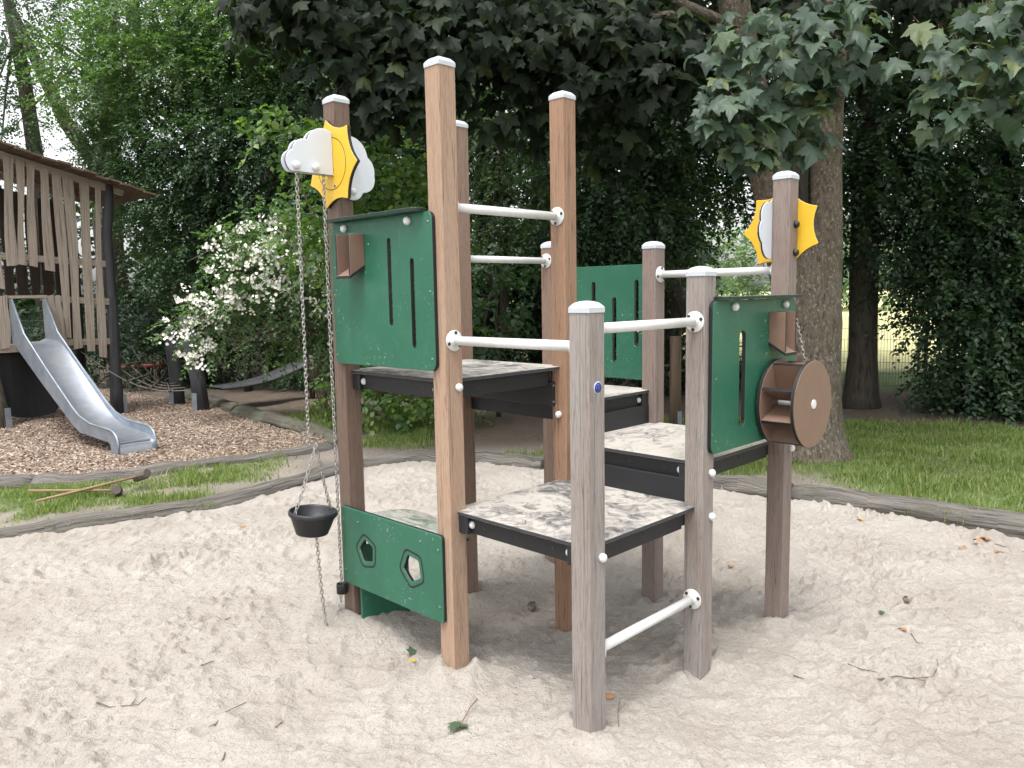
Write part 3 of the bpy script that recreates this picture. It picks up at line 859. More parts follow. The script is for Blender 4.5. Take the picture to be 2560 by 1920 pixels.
# ---- bars with round flanges
def bar(a, b, label=None):
    a, b = Vector(a), Vector(b)
    d = (b - a).normalized()
    o = MB().tube([a + d * 0.004, b - d * 0.004], 0.0205, 18).build('bar', 'white_enamel', PLAY)
    if label: o['label'] = label
    for q, s in ((a, 1), (b, -1)):
        f = MB().lathe([(0.0, 0.0), (0.046, 0.0), (0.046, 0.0045), (0.043, 0.006), (0.030, 0.0065), (0.024, 0.010), (0.0212, 0.016), (0.0206, 0.024)], 26, q, d * s).build('flange', 'white_enamel', o)
        u = EZ; v = d.cross(EZ)
        for k in range(3):
            an = R(-100 + 120 * k) if s < 0 else R(100 + 120 * k)
            put('screw', screw_dark, o, q + d * s * 0.006 + u * (math.sin(an) * 0.0355) + v * (math.cos(an) * 0.0355), d * s)
    return o
bar(P3(S - H, 0, 1.556), P3(H, 0, 1.556), 'white rail from the tall pale post to the front grey post')
bar(P3(S, H, 2.135), P3(S, S - H, 2.135), 'highest white rail between the two tallest front posts')
bar(P3(2 * S, S + H, 1.962), P3(2 * S, 2 * S - H, 1.962))
bar(P3(0, H, 1.620), P3(0, S - H, 1.620), 'white rail at the top of the front grey post')
bar(P3(S - H, 2 * S, 1.851), P3(H, 2 * S, 1.851))
bar(P3(0, H, 0.362), P3(0, S - H, 0.362), 'sand-specked low white foot rail near the ground')

# ---- platforms
def platform(ci, cj, z, mat, along, label, balls):
    """square deck between four posts; along = 'u' or 'v': the side its bracket blocks stand on"""
    o0, o1 = ci * S, cj * S
    e = 0.005; T = 0.016
    poly = [(H, -e), (S - H, -e), (S - H, H), (S + e, H), (S + e, S - H), (S - H, S - H), (S - H, S + e), (H, S + e), (H, S - H), (-e, S - H), (-e, H), (H, H)]
    m = MB()
    lp = [(v + o1, u + o0) for (u, v) in poly][::-1]
    m.plate([lp], (Vector((0, 0, z)), EV, EU), T, 0, 1, 0.0012)
    deck = m.build('platform', [mat, 'deck_edge'], PLAY)
    deck['label'] = label
    bz, bh = z - T - 0.040, 0.078
    for s in (0.030, S - 0.030):
        MB().box(P3(o0 + S / 2, o1 + s, bz), (0.016, S - 2 * H - 0.002, bh)).build('beam', 'black_core', deck)
        MB().box(P3(o0 + s, o1 + S / 2, bz), (S - 2 * H - 0.12, 0.016, bh - 0.004)).build('beam', 'black_core', deck)
        side = s < 0.1
        for t, sg in ((H, 1), (S - H, -1)):
            e2 = 0.026 if side else S - 0.026
            c = P3(o0 + t + sg * 0.031, o1 + e2, z - T - 0.042) if along == 'u' else P3(o0 + e2, o1 + t + sg * 0.031, z - T - 0.042)
            MB().box(c, (0.058, 0.058, 0.080), None, 0, 0.004).build('bracket', 'rubber', deck)
            dr = (EU if along == 'u' else EV) * sg
            put('bolt_cap', ball_mesh, deck, c + dr * 0.029 + Vector((0, 0, 0.002)), dr)
    # screws along the outer beams
    for k in range(3):
        put('screw', screw_dark, deck, P3(o0 + 0.022, o1 + 0.20 + 0.2 * k, bz + (0.012 if k % 2 else -0.008)), -EU, 0.7)
        put('screw', screw_dark, deck, P3(o0 + 0.20 + 0.2 * k, o1 + 0.022, bz), -EV, 0.7)
    for loc, dr in balls: put('bolt_cap', ball_mesh, deck, loc, dr)
    return deck
platform(0, 0, 0.793, 'platform_sandy', 'u', 'lowest black platform, half covered with swept sand', [(P3(-H, 0.022, 0.754), -EU), (P3(-H, S + 0.024, 0.741), -EU)])
platform(0, 1, 0.989, 'platform_sandier', 'u', 'sandy black platform behind the panel with the paddle wheel', [(P3(-H, S + 0.02, 0.942), -EU), (P3(-H, 2 * S + 0.022, 0.933), -EU)])
platform(1, 1, 1.184, 'platform_sandier', 'v', 'sandy black platform at the back under the slotted green panel', [(P3(S + 0.0, S - H, 1.135), -EV)])
platform(1, 0, 1.383, 'platform_sandy', 'u', 'highest black platform below the panel with two slots', [(P3(S - H, 0.018, 1.349), -EU)])
def riser(c, size, label):
    o = MB().box(c, size, None, 0, 0.002).build('riser_board', 'riser_dusty', PLAY); o['label'] = label
    return o
r1 = riser(P3(S * 1.5, S - H - 0.011, 1.240), (0.020, S - 0.05, 0.125), 'black board closing the step below the highest platform')
for z in (1.20, 1.285): put('screw', screw_mesh, r1, P3(S + 0.02, S - H - 0.021, z), -EV)
riser(P3(S / 2, S + 0.004, 0.846), (0.018, S - 2 * H - 0.002, 0.112), 'dusty black board between the lowest and the next platform')
riser(P3(S + 0.004, S * 1.5, 1.040), (S - 2 * H - 0.002, 0.018, 0.112), 'dusty black board below the back platform')

# ---- green panels
def slot(cx, z0, z1, wd, n=6):
    r = wd / 2
    pts = [(cx + r * math.cos(R(180 * k / n)), z1 - r + r * math.sin(R(180 * k / n))) for k in range(n + 1)] + [(cx + r * math.cos(R(180 + 180 * k / n)), z0 + r + r * math.sin(R(180 + 180 * k / n))) for k in range(n + 1)]
    return pts[::-1]
def ngon(cx, cz, r, rot, rc=0.012, sides=5, n=4):
    V = [Vector((cx + r * math.cos(R(rot + 360 / sides * k)), cz + r * math.sin(R(rot + 360 / sides * k)))) for k in range(sides)]
    out = []
    for k in range(sides):
        p, a, b = V[k], V[k - 1], V[(k + 1) % sides]
        pa = p + (a - p).normalized() * rc; pb = p + (b - p).normalized() * rc
        for q in range(n + 1):
            t = q / n
            out.append(tuple(pa * (1 - t) ** 2 + p * 2 * t * (1 - t) + pb * t * t))
    return out
TH = 0.021
# local panel frames: first axis runs so that axis1 x axis2(z) points out of the structure
FV = lambda v: (Vector((v, 0, 0)), -EU, EZ)          # faces -v ; first coordinate = -u
FU = lambda u: (Vector((0, u, 0)), EV, EZ)           # faces -u ; first coordinate = v
FB = lambda v: (Vector((v, 0, 0)), EU, EZ)           # faces +v ; first coordinate = u
v0 = -H - TH
def hopper(parent_frame, s0, label, flip):
    """two upright boards and a sloping floor; s = panel coordinate, out = outward"""
    o, e1, e2 = parent_frame
    out = e1.cross(e2)
    fl = MB()
    wd = 0.103; dp = 0.082; t = 0.014
    q = lambda s, d, z: o + e1 * s + out * (d + 0.0005) + e2 * z
    # floor: slopes down and outwards
    za, zb = 0.010, -0.040
    ss = (s0, s0 + wd + t)
    vv = [q(s, d, z + dz) for s in ss for (d, z) in ((0, za), (dp + 0.004, zb)) for dz in (0, -t)]
    fl.add(vv, [(0, 4, 6, 2), (1, 3, 7, 5), (0, 2, 3, 1), (4, 5, 7, 6), (0, 1, 5, 4), (2, 6, 7, 3)], [0, 1, 1, 1, 1, 1])
    ho = fl.build('hopper', ['brown_board', 'black_core'], PLAY)
    ho['label'] = label
    for s in (s0, s0 + wd):
        poly = [(0, za + 0.0005), (dp, zb + 0.0005), (dp, 0.150), (dp - 0.005, 0.155), (0, 0.155)]
        m = MB()
        m.plate([[(d, z) for d, z in poly]], (q(s + t, 0, 0), out, e2), t, 0, 1, 0.001) if out.cross(e2).dot(e1) > 0 else m.plate([[(d, z) for d, z in poly]], (q(s, 0, 0), out, e2), t, 0, 1, 0.001)
        m.build('side_board', ['brown_board', 'black_core'], ho)
    return ho

# upper left panel with two slots
p = MB().plate([rrect(-1.577, 1.424, -0.792, 2.115, 0.035), slot(-1.103, 1.616, 2.017, 0.028), slot(-0.938, 1.520, 1.920, 0.028)], FV(v0), TH).build('panel', ['panel_green', 'black_core'], PLAY)
p['label'] = 'green panel with two long slots below the small green roof board'
for u, z in [(1.561, 2.063), (1.561, 1.764), (1.560, 1.466), (0.820, 2.070), (0.817, 1.770), (0.815, 1.475), (1.261, 1.997)]: put('screw', screw_mesh, p, P3(u, v0, z), -EV)
for u in (1.447, 0.952): put('bolt_cap', ball_mesh, p, P3(u, v0, 2.083), -EV, 1.05)
# roof board on it
bd = MB().plate([rrect(v0 - 0.052, -1.555, v0 + 0.030, -0.845, 0.03)], (Vector((0, 0, 2.1165)), EV, -EU), 0.015, 0, 1)
# plate() extrudes away from e1 x e2; here that is upwards
o = bd.build('roof_board', ['panel_green', 'black_core'], PLAY); o['label'] = 'narrow green roof board on top of the left panel'
hopper(FV(v0), -1.412, 'brown hopper on the left green panel', False).location = Vector((0, 0, 1.893))
# lower left panel with two pentagon windows
loops = [rrect(-1.590, 0.272, -0.787, 0.682, 0.020), ngon(-1.375, 0.480, 0.062, 90 + 12)[::-1], ngon(-1.008, 0.480, 0.068, 118)[::-1]]
p = MB().plate(loops, FV(v0), TH, 0, 1, 0.003).build('panel', ['panel_green', 'black_core'], PLAY)
p['label'] = 'low green panel with two pentagonal windows'
for (cx, rt, r_) in ((-1.375, 102, 0.100), (-1.008, 118, 0.106)):
    # the routed groove round each window, black core showing
    ring_o, ring_i = ngon(cx, 0.480, r_, rt, 0.03), ngon(cx, 0.480, r_ - 0.012, rt, 0.027)
    n = len(ring_o)
    m = MB()
    o_, e1, e2 = FV(v0 - 0.0006)
    vv = [o_ + e1 * q[0] + e2 * q[1] for q in ring_o + ring_i]
    m.add(vv, [(k, (k + 1) % n, n + (k + 1) % n, n + k) for k in range(n)])
    m.build('groove', 'black_core', p)
for u, z in [(1.573, 0.612), (1.566, 0.345), (0.815, 0.612), (0.813, 0.345), (1.443, 0.618), (1.192, 0.622), (0.941, 0.625)]: put('screw', screw_mesh, p, P3(u, v0, z), -EV, 1.15)
# right panel with one slot
u0 = -H - TH
p = MB().plate([rrect(0.780, 1.030, 1.583, 1.710, 0.035), slot(1.047, 1.120, 1.570, 0.058)], FU(u0), TH).build('panel', ['panel_green', 'black_core'], PLAY)
p['label'] = 'green panel with one wide slot beside the paddle wheel'
for v, z in [(0.815, 1.655), (0.815, 1.365), (0.815, 1.085), (1.553, 1.665), (1.553, 1.085), (1.262, 1.605)]: put('screw', screw_mesh, p, P3(u0, v, z), -EU)
for v in (0.959, 1.457): put('bolt_cap', ball_mesh, p, P3(u0, v, 1.680), -EU, 1.05)
bd = MB().plate([rrect(0.815, u0 - 0.052, 1.570, u0 + 0.030, 0.03)], (Vector((0, 0, 1.7275)), EV, EU), 0.015, 0, 1)
o = bd.build('roof_board', ['panel_green', 'black_core'], PLAY); o['label'] = 'narrow green roof board on top of the right panel'
hopper(FU(u0), 1.298, 'brown hopper above the paddle wheel', True).location = Vector((0, 0, 1.492))
# back panel with three slots, on the far side
p = MB().plate([rrect(0.795, 1.225, 1.580, 1.916, 0.035), slot(1.273, 1.420, 1.820, 0.030), slot(1.111, 1.323, 1.723, 0.030), slot(0.945, 1.426, 1.826, 0.030)], FB(2 * S + H + TH), TH).build('panel', ['panel_green', 'black_core'], PLAY)
p['label'] = 'green panel with three slots at the far back'

# ---- paddle wheel
wc, wz, wr = 1.365, 1.210, 0.208
whl = MB().tube([P3(u0, wc, wz), P3(-0.272, wc, wz)], 0.022, 14).build('paddle_wheel', 'white_plastic', PLAY)
whl['label'] = 'brown paddle wheel with two round discs on the right panel'
circ = [(wc + wr * math.cos(2 * math.pi * k / 64), wz + wr * math.sin(2 * math.pi * k / 64)) for k in range(64)]
for uf in (-0.100, -0.266):
    MB().plate([circ], FU(uf), 0.018, 0, 1, 0.0015).build('disc', ['brown_board', 'black_core'], whl)
for k in range(8):
    an = R(22 + 45 * k)
    d = Vector((math.cos(an), 0, math.sin(an))); t = Vector((-math.sin(an), 0, math.cos(an)))
    m = MB()
    c0 = P3(-0.174, wc, wz) + d * 0.125
    m.box(c0, (0.158, 0.147, 0.013), (d, EU, t), 0)
    m.box(c0 + d * 0.080, (0.003, 0.147, 0.0145), (d, EU, t), 1)
    m.build('paddle', ['brown_board', 'black_core'], whl)
MB().lathe([(0.0, 0.006), (0.016, 0.005), (0.019, 0.0)][::-1], 20, P3(-0.2665, wc, wz), -EU).build('hub_cap', 'white_plastic', whl)

# ---- sand table behind the low panel
tp = [(-0.052, 0.815), (0.06, 0.795), (0.11, 0.800), (0.135, 0.830), (0.20, 1.02), (0.235, 1.25), (0.235, 1.38), (0.215, 1.43), (0.16, 1.475), (-0.052, 1.53)]
tb = MB().plate([tp], (Vector((0, 0, 0.632)), EV, EU), 0.016, 0, 1, 0.002).build('table_top', ['table_sandy', 'black_core'], PLAY)
tb['label'] = 'green table top strewn with sand behind the low panel'
MB().box(P3(0.84, 0.035, 0.47), (0.10, 0.016, 0.29)).build('table_leg', 'black_core', tb)
MB().box(P3(1.488, 0.12, 0.20), (0.31, 0.016, 0.55), None, 0, 0.002).build('side_board', 'panel_green', tb)

# ---- suns and clouds
def sun_poly(cx, cz, r, rot, tips=7, inner=0.79, n=7):
    pts = []
    for k in range(tips):
        a0, a1 = R(rot + 360 / tips * k), R(rot + 360 / tips * (k + 1))
        p0 = Vector((cx + r * math.cos(a0), cz + r * math.sin(a0))); p1 = Vector((cx + r * math.cos(a1), cz + r * math.sin(a1)))
        am = (a0 + a1) / 2
        pm = Vector((cx + r * inner * 0.86 * math.cos(am), cz + r * inner * 0.86 * math.sin(am)))
        for q in range(n):
            t = 0.02 + 0.96 * q / (n - 1)
            pts.append(tuple(p0 * (1 - t) ** 2 + pm * 2 * t * (1 - t) + p1 * t * t))
    return pts
def blob(circles, keepfn, n=130):
    """outline of a union of circles (centre, radius), star-shaped about the first centre"""
    c = Vector(circles[0][0]); pts = []
    for k in range(n):
        a = 2 * math.pi * k / n
        d = Vector((math.cos(a), math.sin(a)))
        best = 0.01
        for (q, r) in circles:
            q = Vector(q) - c
            b = q.dot(d); disc = b * b - q.length_squared + r * r
            if disc > 0: best = max(best, b + math.sqrt(disc))
        pts.append(keepfn(c + d * best, c))
    return pts
sn = MB().plate([sun_poly(-1.543, 2.402, 0.219, -3)], FV(v0), TH, 0, 1, 0.002).build('sun', ['sun_yellow', 'black_core'], PLAY)
sn['label'] = 'yellow sun with seven points on the dark left post'
ring = [(-1.543 + r * math.cos(2 * math.pi * k / 48), 2.402 + r * math.sin(2 * math.pi * k / 48)) for r in (0.126, 0.1225) for k in range(48)]
o_, e1, e2 = FV(v0 - 0.0006)
MB().add([o_ + e1 * q[0] + e2 * q[1] for q in ring], [(k, (k + 1) % 48, 48 + (k + 1) % 48, 48 + k) for k in range(48)]).build('groove', 'black_core', sn)
put('screw', screw_mesh, sn, P3(1.52, v0, 2.295), -EV, 1.2)
# cloud in front of the sun: two plates with the pulley between
def clampL(p, c):
    x = min(p.x, v0 - 0.001); z = max(p.y, 2.346)
    return (x, z)
cl = blob([((-0.155, 2.41), 0.085), ((-0.118, 2.470), 0.092), ((-0.222, 2.435), 0.066), ((-0.268, 2.393), 0.056), ((-0.215, 2.39), 0.07), ((-0.10, 2.39), 0.08)], clampL)
for du, nm in ((1.533, 'cloud'), (1.573, 'cloud')):
    c = MB().plate([cl], FU(du - 0.006), 0.013, 0, 1, 0.002).build(nm, ['cloud_white', 'black_core'], PLAY)
    if du < 1.55:
        c['label'] = 'front white cloud plate over the hoist chain'
        for v in (-0.272, -0.168): put('bolt_cap', ball_mesh, c, P3(du - 0.006, v, 2.374), -EU, 1.05)
pl = MB().tube([P3(1.547, -0.22, 2.385), P3(1.559, -0.22, 2.385)], 0.036, 20).build('pulley', 'rubber', PLAY)
def clampR(p, c): return (max(p.x, -0.045), p.y)
cr2 = blob([((0.03, 2.40), 0.11), ((0.03, 2.44), 0.105), ((0.09, 2.38), 0.085), ((0.105, 2.345), 0.07), ((0.04, 2.30), 0.066)], clampR)
c = MB().plate([cr2], FU(1.584 - H - 0.013), 0.012, 0, 1, 0.002).build('cloud', ['cloud_white', 'black_core'], PLAY)
c['label'] = 'white cloud half behind the left sun'
put('bolt_cap', ball_mesh, c, P3(1.584 - H - 0.013, 0.035, 2.275), -EU); put('bolt_cap', ball_mesh, c, P3(1.584 - H - 0.013, 0.045, 2.42), -EU)
# right sun, on the far face of the right post
sn = MB().plate([sun_poly(-0.042, 2.060, 0.214, 183)], FV(2 * S + H), TH, 0, 1, 0.002).build('sun', ['sun_yellow', 'black_core'], PLAY)
sn['label'] = 'yellow sun behind the right post'
def clampC(p, c): return (min(p.x, 2 * S + H - 0.002), p.y)
cc = blob([((1.53, 2.055), 0.105), ((1.50, 2.115), 0.075), ((1.478, 2.045), 0.070), ((1.52, 1.985), 0.078), ((1.56, 2.12), 0.085)], clampC)
c = MB().plate([cc], FU(H), 0.013, 0, 1, 0.002).build('cloud', ['cloud_white', 'black_core'], PLAY)
c['label'] = 'white cloud plate in front of the right sun'
for z in (2.077, 1.937): put('bolt_cap', ball_black, c, P3(-H, 2 * S + 0.015, z), -EU)

# ---- sticker
st = MB().lathe([(0.0, 0.0008), (0.0225, 0.0008), (0.0225, 0.0)], 26, P3(-H, 0.005, 1.406), -EU).build('sticker', ['sticker_white'], PLAY)
st['label'] = 'round blue sticker with small white lines of print'
MB().lathe([(0.0, 0.0014), (0.0205, 0.0014), (0.0205, 0.0009)], 26, P3(-H, 0.005, 1.406), -EU).build('print_field', 'sticker_blue', st)
m = MB()
for (dv, dz, wl) in [(-0.003, 0.0125, 0.006), (0.003, 0.0105, 0.012), (-0.010, 0.004, 0.007), (-0.010, 0.0, 0.008), (-0.010, -0.004, 0.007), (0.006, 0.0055, 0.013), (0.006, 0.0015, 0.012), (0.005, -0.0025, 0.010), (0.004, -0.0065, 0.008), (0.0, -0.016, 0.011)]:
    m.box(P3(-H - 0.0017, 0.005 + dv, 1.406 + dz), (wl * 0.7, 0.0004, 0.0008))
m.build('print_line', 'sticker_print', st)

# ---- chain guide ring on the hoist post
g = MB()
g.lathe([(0.020, -0.024), (0.028, -0.026), (0.029, 0.018), (0.027, 0.026), (0.020, 0.024), (0.020, -0.024)], 20, P3(1.60, -H - 0.030, 0.235), (0, 0.0, 1))
g.build('chain_guide', 'rubber', PLAY)['label'] = 'black rubber ring guiding the chain low on the hoist post'

# ------------------------------------------------------------------ hoist chain and bucket
lk = MB()
pts = []
for k in range(16):
    a = 2 * math.pi * k / 16
    x, y = math.cos(a) * 0.0068, math.sin(a) * 0.0068
    pts.append(Vector((x, 0, y + (0.0065 if y > 0 else -0.0065))))
ring = []
for k in range(16):
    p0, p1, p2 = pts[k - 1], pts[k], pts[(k + 1) % 16]
    t = (p2 - p0).normalized(); nx = Vector((0, 1, 0)); bx = t.cross(nx)
    for q in range(6):
        a = 2 * math.pi * q / 6
        ring.append(p1 + nx * (math.cos(a) * 0.0026) + bx * (math.sin(a) * 0.0026))
lk.add(ring, [(k * 6 + q, k * 6 + (q + 1) % 6, ((k + 1) % 16) * 6 + (q + 1) % 6, ((k + 1) % 16) * 6 + q) for k in range(16) for q in range(6)], 0, None, True)
lo = lk.build('link', 'chain_steel'); link_mesh = lo.data; bpy.data.objects.remove(lo)
def chain(path, parent, pitch=0.0205, jit=0.10, seed=1):
    P = [Vector(p) for p in path]
    cum = [0.0]
    for i in range(1, len(P)): cum.append(cum[-1] + (P[i] - P[i - 1]).length)
    n = int(cum[-1] / pitch); rr = random.Random(seed)
    for k in range(n):
        t = (k + 0.5) * cum[-1] / n
        i = max(j for j in range(len(cum)) if cum[j] <= t)
        i = min(i, len(P) - 2)
        s = (t - cum[i]) / (cum[i + 1] - cum[i])
        p = P[i].lerp(P[i + 1], s); d = (P[i + 1] - P[i]).normalized()
        q = d.to_track_quat('Z', 'Y') @ Matrix.Rotation((k % 2) * math.pi / 2 + 0.5 + rr.uniform(-jit, jit), 3, 'Z').to_quaternion()
        o = link('link', link_mesh, parent)
        o.location = p; o.rotation_euler = q.to_euler()
def gw(u, v, z):
    x, y = gxy(u, v); return Vector((x, y, z))
CH = empty('hoist_chain', (0, 0, 0), 0, 'long steel chain looping from the cloud pulley down to the sand', 'chain')
top1, top2 = gw(1.553, -0.256, 2.385), gw(1.553, -0.184, 2.385)
join = gw(1.548, -0.262, 1.035)
chain([gw(1.553, -0.256, 2.36), gw(1.550, -0.257, 1.8), join], CH, seed=1)
loopb = gw(1.575, -0.185, 0.045)
sag = [gw(1.553, -0.110, 2.36), gw(1.57, -0.100, 1.4), gw(1.60, -0.078, 0.25), gw(1.595, -0.092, 0.16), gw(1.586, -0.125, 0.085), gw(1.580, -0.155, 0.055), loopb]
chain(sag, CH, seed=2)
chain([loopb, gw(1.572, -0.200, 0.10), gw(1.560, -0.225, 0.30), gw(1.550, -0.245, 0.592)], CH, seed=3)
CH2 = empty('short_chain', (0, 0, 0), 0, 'short steel chain hanging behind the paddle wheel', 'chain')
chain([gw(-0.032, 1.655, 1.62), gw(-0.050, 1.675, 1.52), gw(-0.078, 1.70, 1.34), gw(-0.080, 1.70, 1.15)], CH2, seed=9)
BK = empty('sand_bucket', gw(1.548, -0.268, 0.585), YAW, 'black rubber bucket hanging from the hoist chain', 'bucket')
MB().lathe([(0.0, 0.0), (0.070, 0.0), (0.079, 0.004), (0.110, 0.092), (0.117, 0.094), (0.1195, 0.100), (0.1195, 0.114), (0.116, 0.119), (0.109, 0.119), (0.105, 0.112), (0.074, 0.012), (0.0, 0.010)], 40).build('shell', 'rubber', BK)
BK.rotation_euler = (R(3), R(4), YAW)
for s in (-1, 1):
    put('screw', screw_mesh, BK, Vector((s * 0.107, 0, 0.098)), Vector((s, 0, 0.2)), 1.3)
    a = Vector((s * 0.104, 0, 0.100))
    tgt = BK.matrix_basis.inverted() @ join if False else Vector((0.0, 0.0, 0.452))
    chain([a, a.lerp(tgt, 0.5) + Vector((0, 0, -0.01)), tgt], BK, seed=5 + s)

# ------------------------------------------------------------------ the slide
def dirv(a): return Vector((math.cos(R(a)), math.sin(R(a)), 0))
SD = dirv(138); SE = Vector((SD.y, -SD.x, 0))         # SD: from the foot back to the tower, SE: to the right along the tower face
SLF = Vector((-4.313, 8.823, 0))
SL = empty('slide', SLF, 0, 'galvanised metal slide leading down from the wooden tower into the wood chips', 'slide')
top_e = [(-0.05, 0.03), (-0.06, 0.16), (-0.02, 0.235), (0.06, 0.285), (0.14, 0.30), (0.72, 0.315), (1.05, 0.375), (1.25, 0.46), (2.05, 0.89), (2.82, 1.33), (3.22, 1.80)]
bot_e = [(3.34, 1.80), (3.34, 1.17), (3.22, 1.15), (2.2, 0.66), (1.25, 0.225), (1.06, 0.175), (0.215, 0.15), (0.165, 0.12), (0.15, -0.02), (-0.05, -0.02)]
prof = bot_e[::-1] + top_e[::-1]
for s, lab in ((-1, 'left'), (1, 'right')):
    m = MB()
    m.plate([[(x, z) for x, z in (prof if s > 0 else prof)]], (SE * (s * 0.208) + SE * 0.003, SD, EZ), 0.006, 0, 0, 0.0005)
    sw = m.build('side_wall', 'galvanised', SL)
    MB().tube([SE * (s * 0.208) + SD * x + EZ * z for x, z in top_e], 0.014, 8).build('edge_tube', 'galvanised', sw)
bedp = [(3.36, 1.20), (2.86, 1.19), (2.65, 1.13), (2.3, 0.94), (1.75, 0.62), (1.35, 0.395), (1.1, 0.275), (0.85, 0.21), (0.5, 0.185), (0.14, 0.165), (0.04, 0.155), (0.0, 0.13), (-0.015, 0.09), (-0.015, -0.02)]
m = MB()
vv = []
for x, z in bedp:
    for y in (-0.204, -0.13, 0.0, 0.13, 0.204):
        vv.append(SD * x + SE * y + EZ * (z + (0.035 if abs(y) > 0.2 else 0.0) * (1 if x > 0.1 else 0)))
m.add(vv, [(i * 5 + k, i * 5 + k + 1, (i + 1) * 5 + k + 1, (i + 1) * 5 + k) for i in range(len(bedp) - 1) for k in range(4)], 0, None, True)
m.build('chute', 'polished_steel', SL)
for y, z in ((-0.15, 0.158),):
    MB().box(SD * 0.02 + EZ * 0.158, (0.36, 0.02, 0.004), (SE, SD, EZ)).build('end_strip', 'polished_steel', SL)

# ------------------------------------------------------------------ the slide tower
TP = SLF + SD * 3.24
TW = empty('slide_tower', TP, 0, 'wooden play tower with crooked slats and a sloping board roof behind the slide', 'play tower')
def tf(t, z, off=0.0): return SE * t + SD * off + EZ * z
def slat(t0, t1, z0, t2, t3, z1, off, mat='plank_grey', th=0.024, seed=0, name='slat', n=8):
    """crooked board: bottom from t2..t3 at z1 up to t0..t1 at z0"""
    rr = random.Random(seed); m = MB(); vv = []
    ph = rr.uniform(0, 6.28); am = rr.uniform(0.006, 0.016)
    for k in range(n + 1):
        s = k / n
        a = t0 + (t2 - t0) * s; b = t1 + (t3 - t1) * s; z = z0 + (z1 - z0) * s
        wv = am * math.sin(ph + s * 5.0); wv2 = am * math.sin(ph + 1 + s * 6.3)
        for t, o in ((a + wv, off), (b + wv2, off), (b + wv2, off + th), (a + wv, off + th)):
            vv.append(tf(t, z + (0.012 * math.sin(ph * 3) * (1 if t > (a + b) / 2 else -1) if k in (0, n) else 0), o))
    fs, uvs = [], []
    for k in range(n):
        for q in range(4):
            q2 = (q + 1) % 4
            fs.append((k * 4 + q, (k + 1) * 4 + q, (k + 1) * 4 + q2, k * 4 + q2))
            za, zb = z0 + (z1 - z0) * k / n, z0 + (z1 - z0) * (k + 1) / n
            x0 = (0, 0.1, 0.124, 0.224)[q]; x1 = (0.1, 0.124, 0.224, 0.248)[q]
            uvs.append(((za, x0), (zb, x0), (zb, x1), (za, x1)))
    fs += [(0, 1, 2, 3), (n * 4 + 3, n * 4 + 2, n * 4 + 1, n * 4)]
    uvs += [[(0, 0), (0, 0.1), (0.02, 0.1), (0.02, 0)]] * 2
    m.add(vv, fs, 0, uvs)
    return m.build(name, mat, TW)
# upper row: short slats over the slide opening, long ones to the right
slat(-0.40, -0.29, 3.78, -0.42, -0.28, 1.95, -0.03, seed=20)
slat(-0.17, -0.05, 3.71, -0.22, -0.11, 2.255, -0.03, seed=1)
slat(-0.01, 0.08, 3.69, -0.08, 0.00, 2.27, -0.03, seed=2)
slat(0.11, 0.21, 3.65, 0.05, 0.14, 2.25, -0.03, seed=3)
slat(0.28, 0.38, 3.61, 0.24, 0.36, 2.19, -0.03, seed=4)
slat(0.44, 0.55, 3.57, 0.41, 0.52, 1.24, -0.03, seed=5, n=12)
slat(0.57, 0.70, 3.52, 0.54, 0.65, 1.07, -0.03, seed=6, n=12)
slat(0.78, 0.91, 3.48, 0.71, 0.81, 1.02, -0.03, seed=7, n=12)
slat(0.98, 1.06, 3.42, 0.87, 0.96, 0.92, -0.03, seed=8, n=12)
slat(-0.36, -0.25, 1.85, -0.40, -0.27, 1.13, -0.03, seed=9); slat(-0.52, -0.39, 1.87, -0.55, -0.42, 1.12, -0.03, seed=10)
slat(0.225, 0.325, 1.845, 0.28, 0.37, 1.14, -0.03, seed=11); slat(0.33, 0.41, 1.845, 0.37, 0.45, 1.14, -0.03, seed=12)
# the far wall and the side walls, seen through the gaps, coloured dark for the shade inside
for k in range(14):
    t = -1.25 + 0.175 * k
    slat(t, t + 0.135, 3.75 - 0.035 * k, t - 0.02, t + 0.12, 1.15 if k > 11 else 1.85, 1.45, 'back_slat_shaded', seed=30 + k)
def beam(a, b, w, h, mat='plank_grey', name='rail'):
    a, b = Vector(a), Vector(b); d = (b - a); l = d.length; d.normalize()
    s = d.cross(EZ).normalized() if abs(d.z) < 0.9 else SE; u = s.cross(d)
    m = MB(); vv = [p + s * (x * w / 2) + u * (y * h / 2) for p in (a, b) for x, y in ((-1, -1), (1, -1), (1, 1), (-1, 1))]
    fs = [(0, 3, 2, 1), (4, 5, 6, 7)] + [(k, (k + 1) % 4, 4 + (k + 1) % 4, 4 + k) for k in range(4)]
    uvs = [[(0, 0), (0, w), (0.05, w), (0.05, 0)]] * 2 + [((0, k * h), (0, (k + 1) * h), (l, (k + 1) * h), (l, k * h)) for k in range(4)]
    m.add(vv, fs, 0, uvs)
    return m.build(name, mat, TW)
for z0, z1 in ((2.37, 2.30), (1.79, 1.74), (1.17, 1.15)):
    beam(tf(0.42 if z0 < 2.3 else -0.8, z0 if z0 < 2.3 else 2.42, 0.02), tf(1.08, z1, 0.02), 0.05, 0.09)
beam(tf(-0.8, 1.12, 0.02), tf(0.45, 1.12, 0.02), 0.05, 0.10)
beam(tf(-0.24, 1.83, 0.0), tf(0.24, 1.83, 0.0), 0.04, 0.04)
beam(tf(-0.7, 3.86, 0.02), tf(1.40, 3.36, 0.02), 0.05, 0.10)
beam(tf(-0.7, 3.86, 1.40), tf(1.40, 3.36, 1.40), 0.05, 0.10)
MB().box(tf(0.1, 1.10, 0.75), (2.0, 1.4, 0.05), (SE, SD, EZ)).build('floor_board', 'roof_plank', TW)
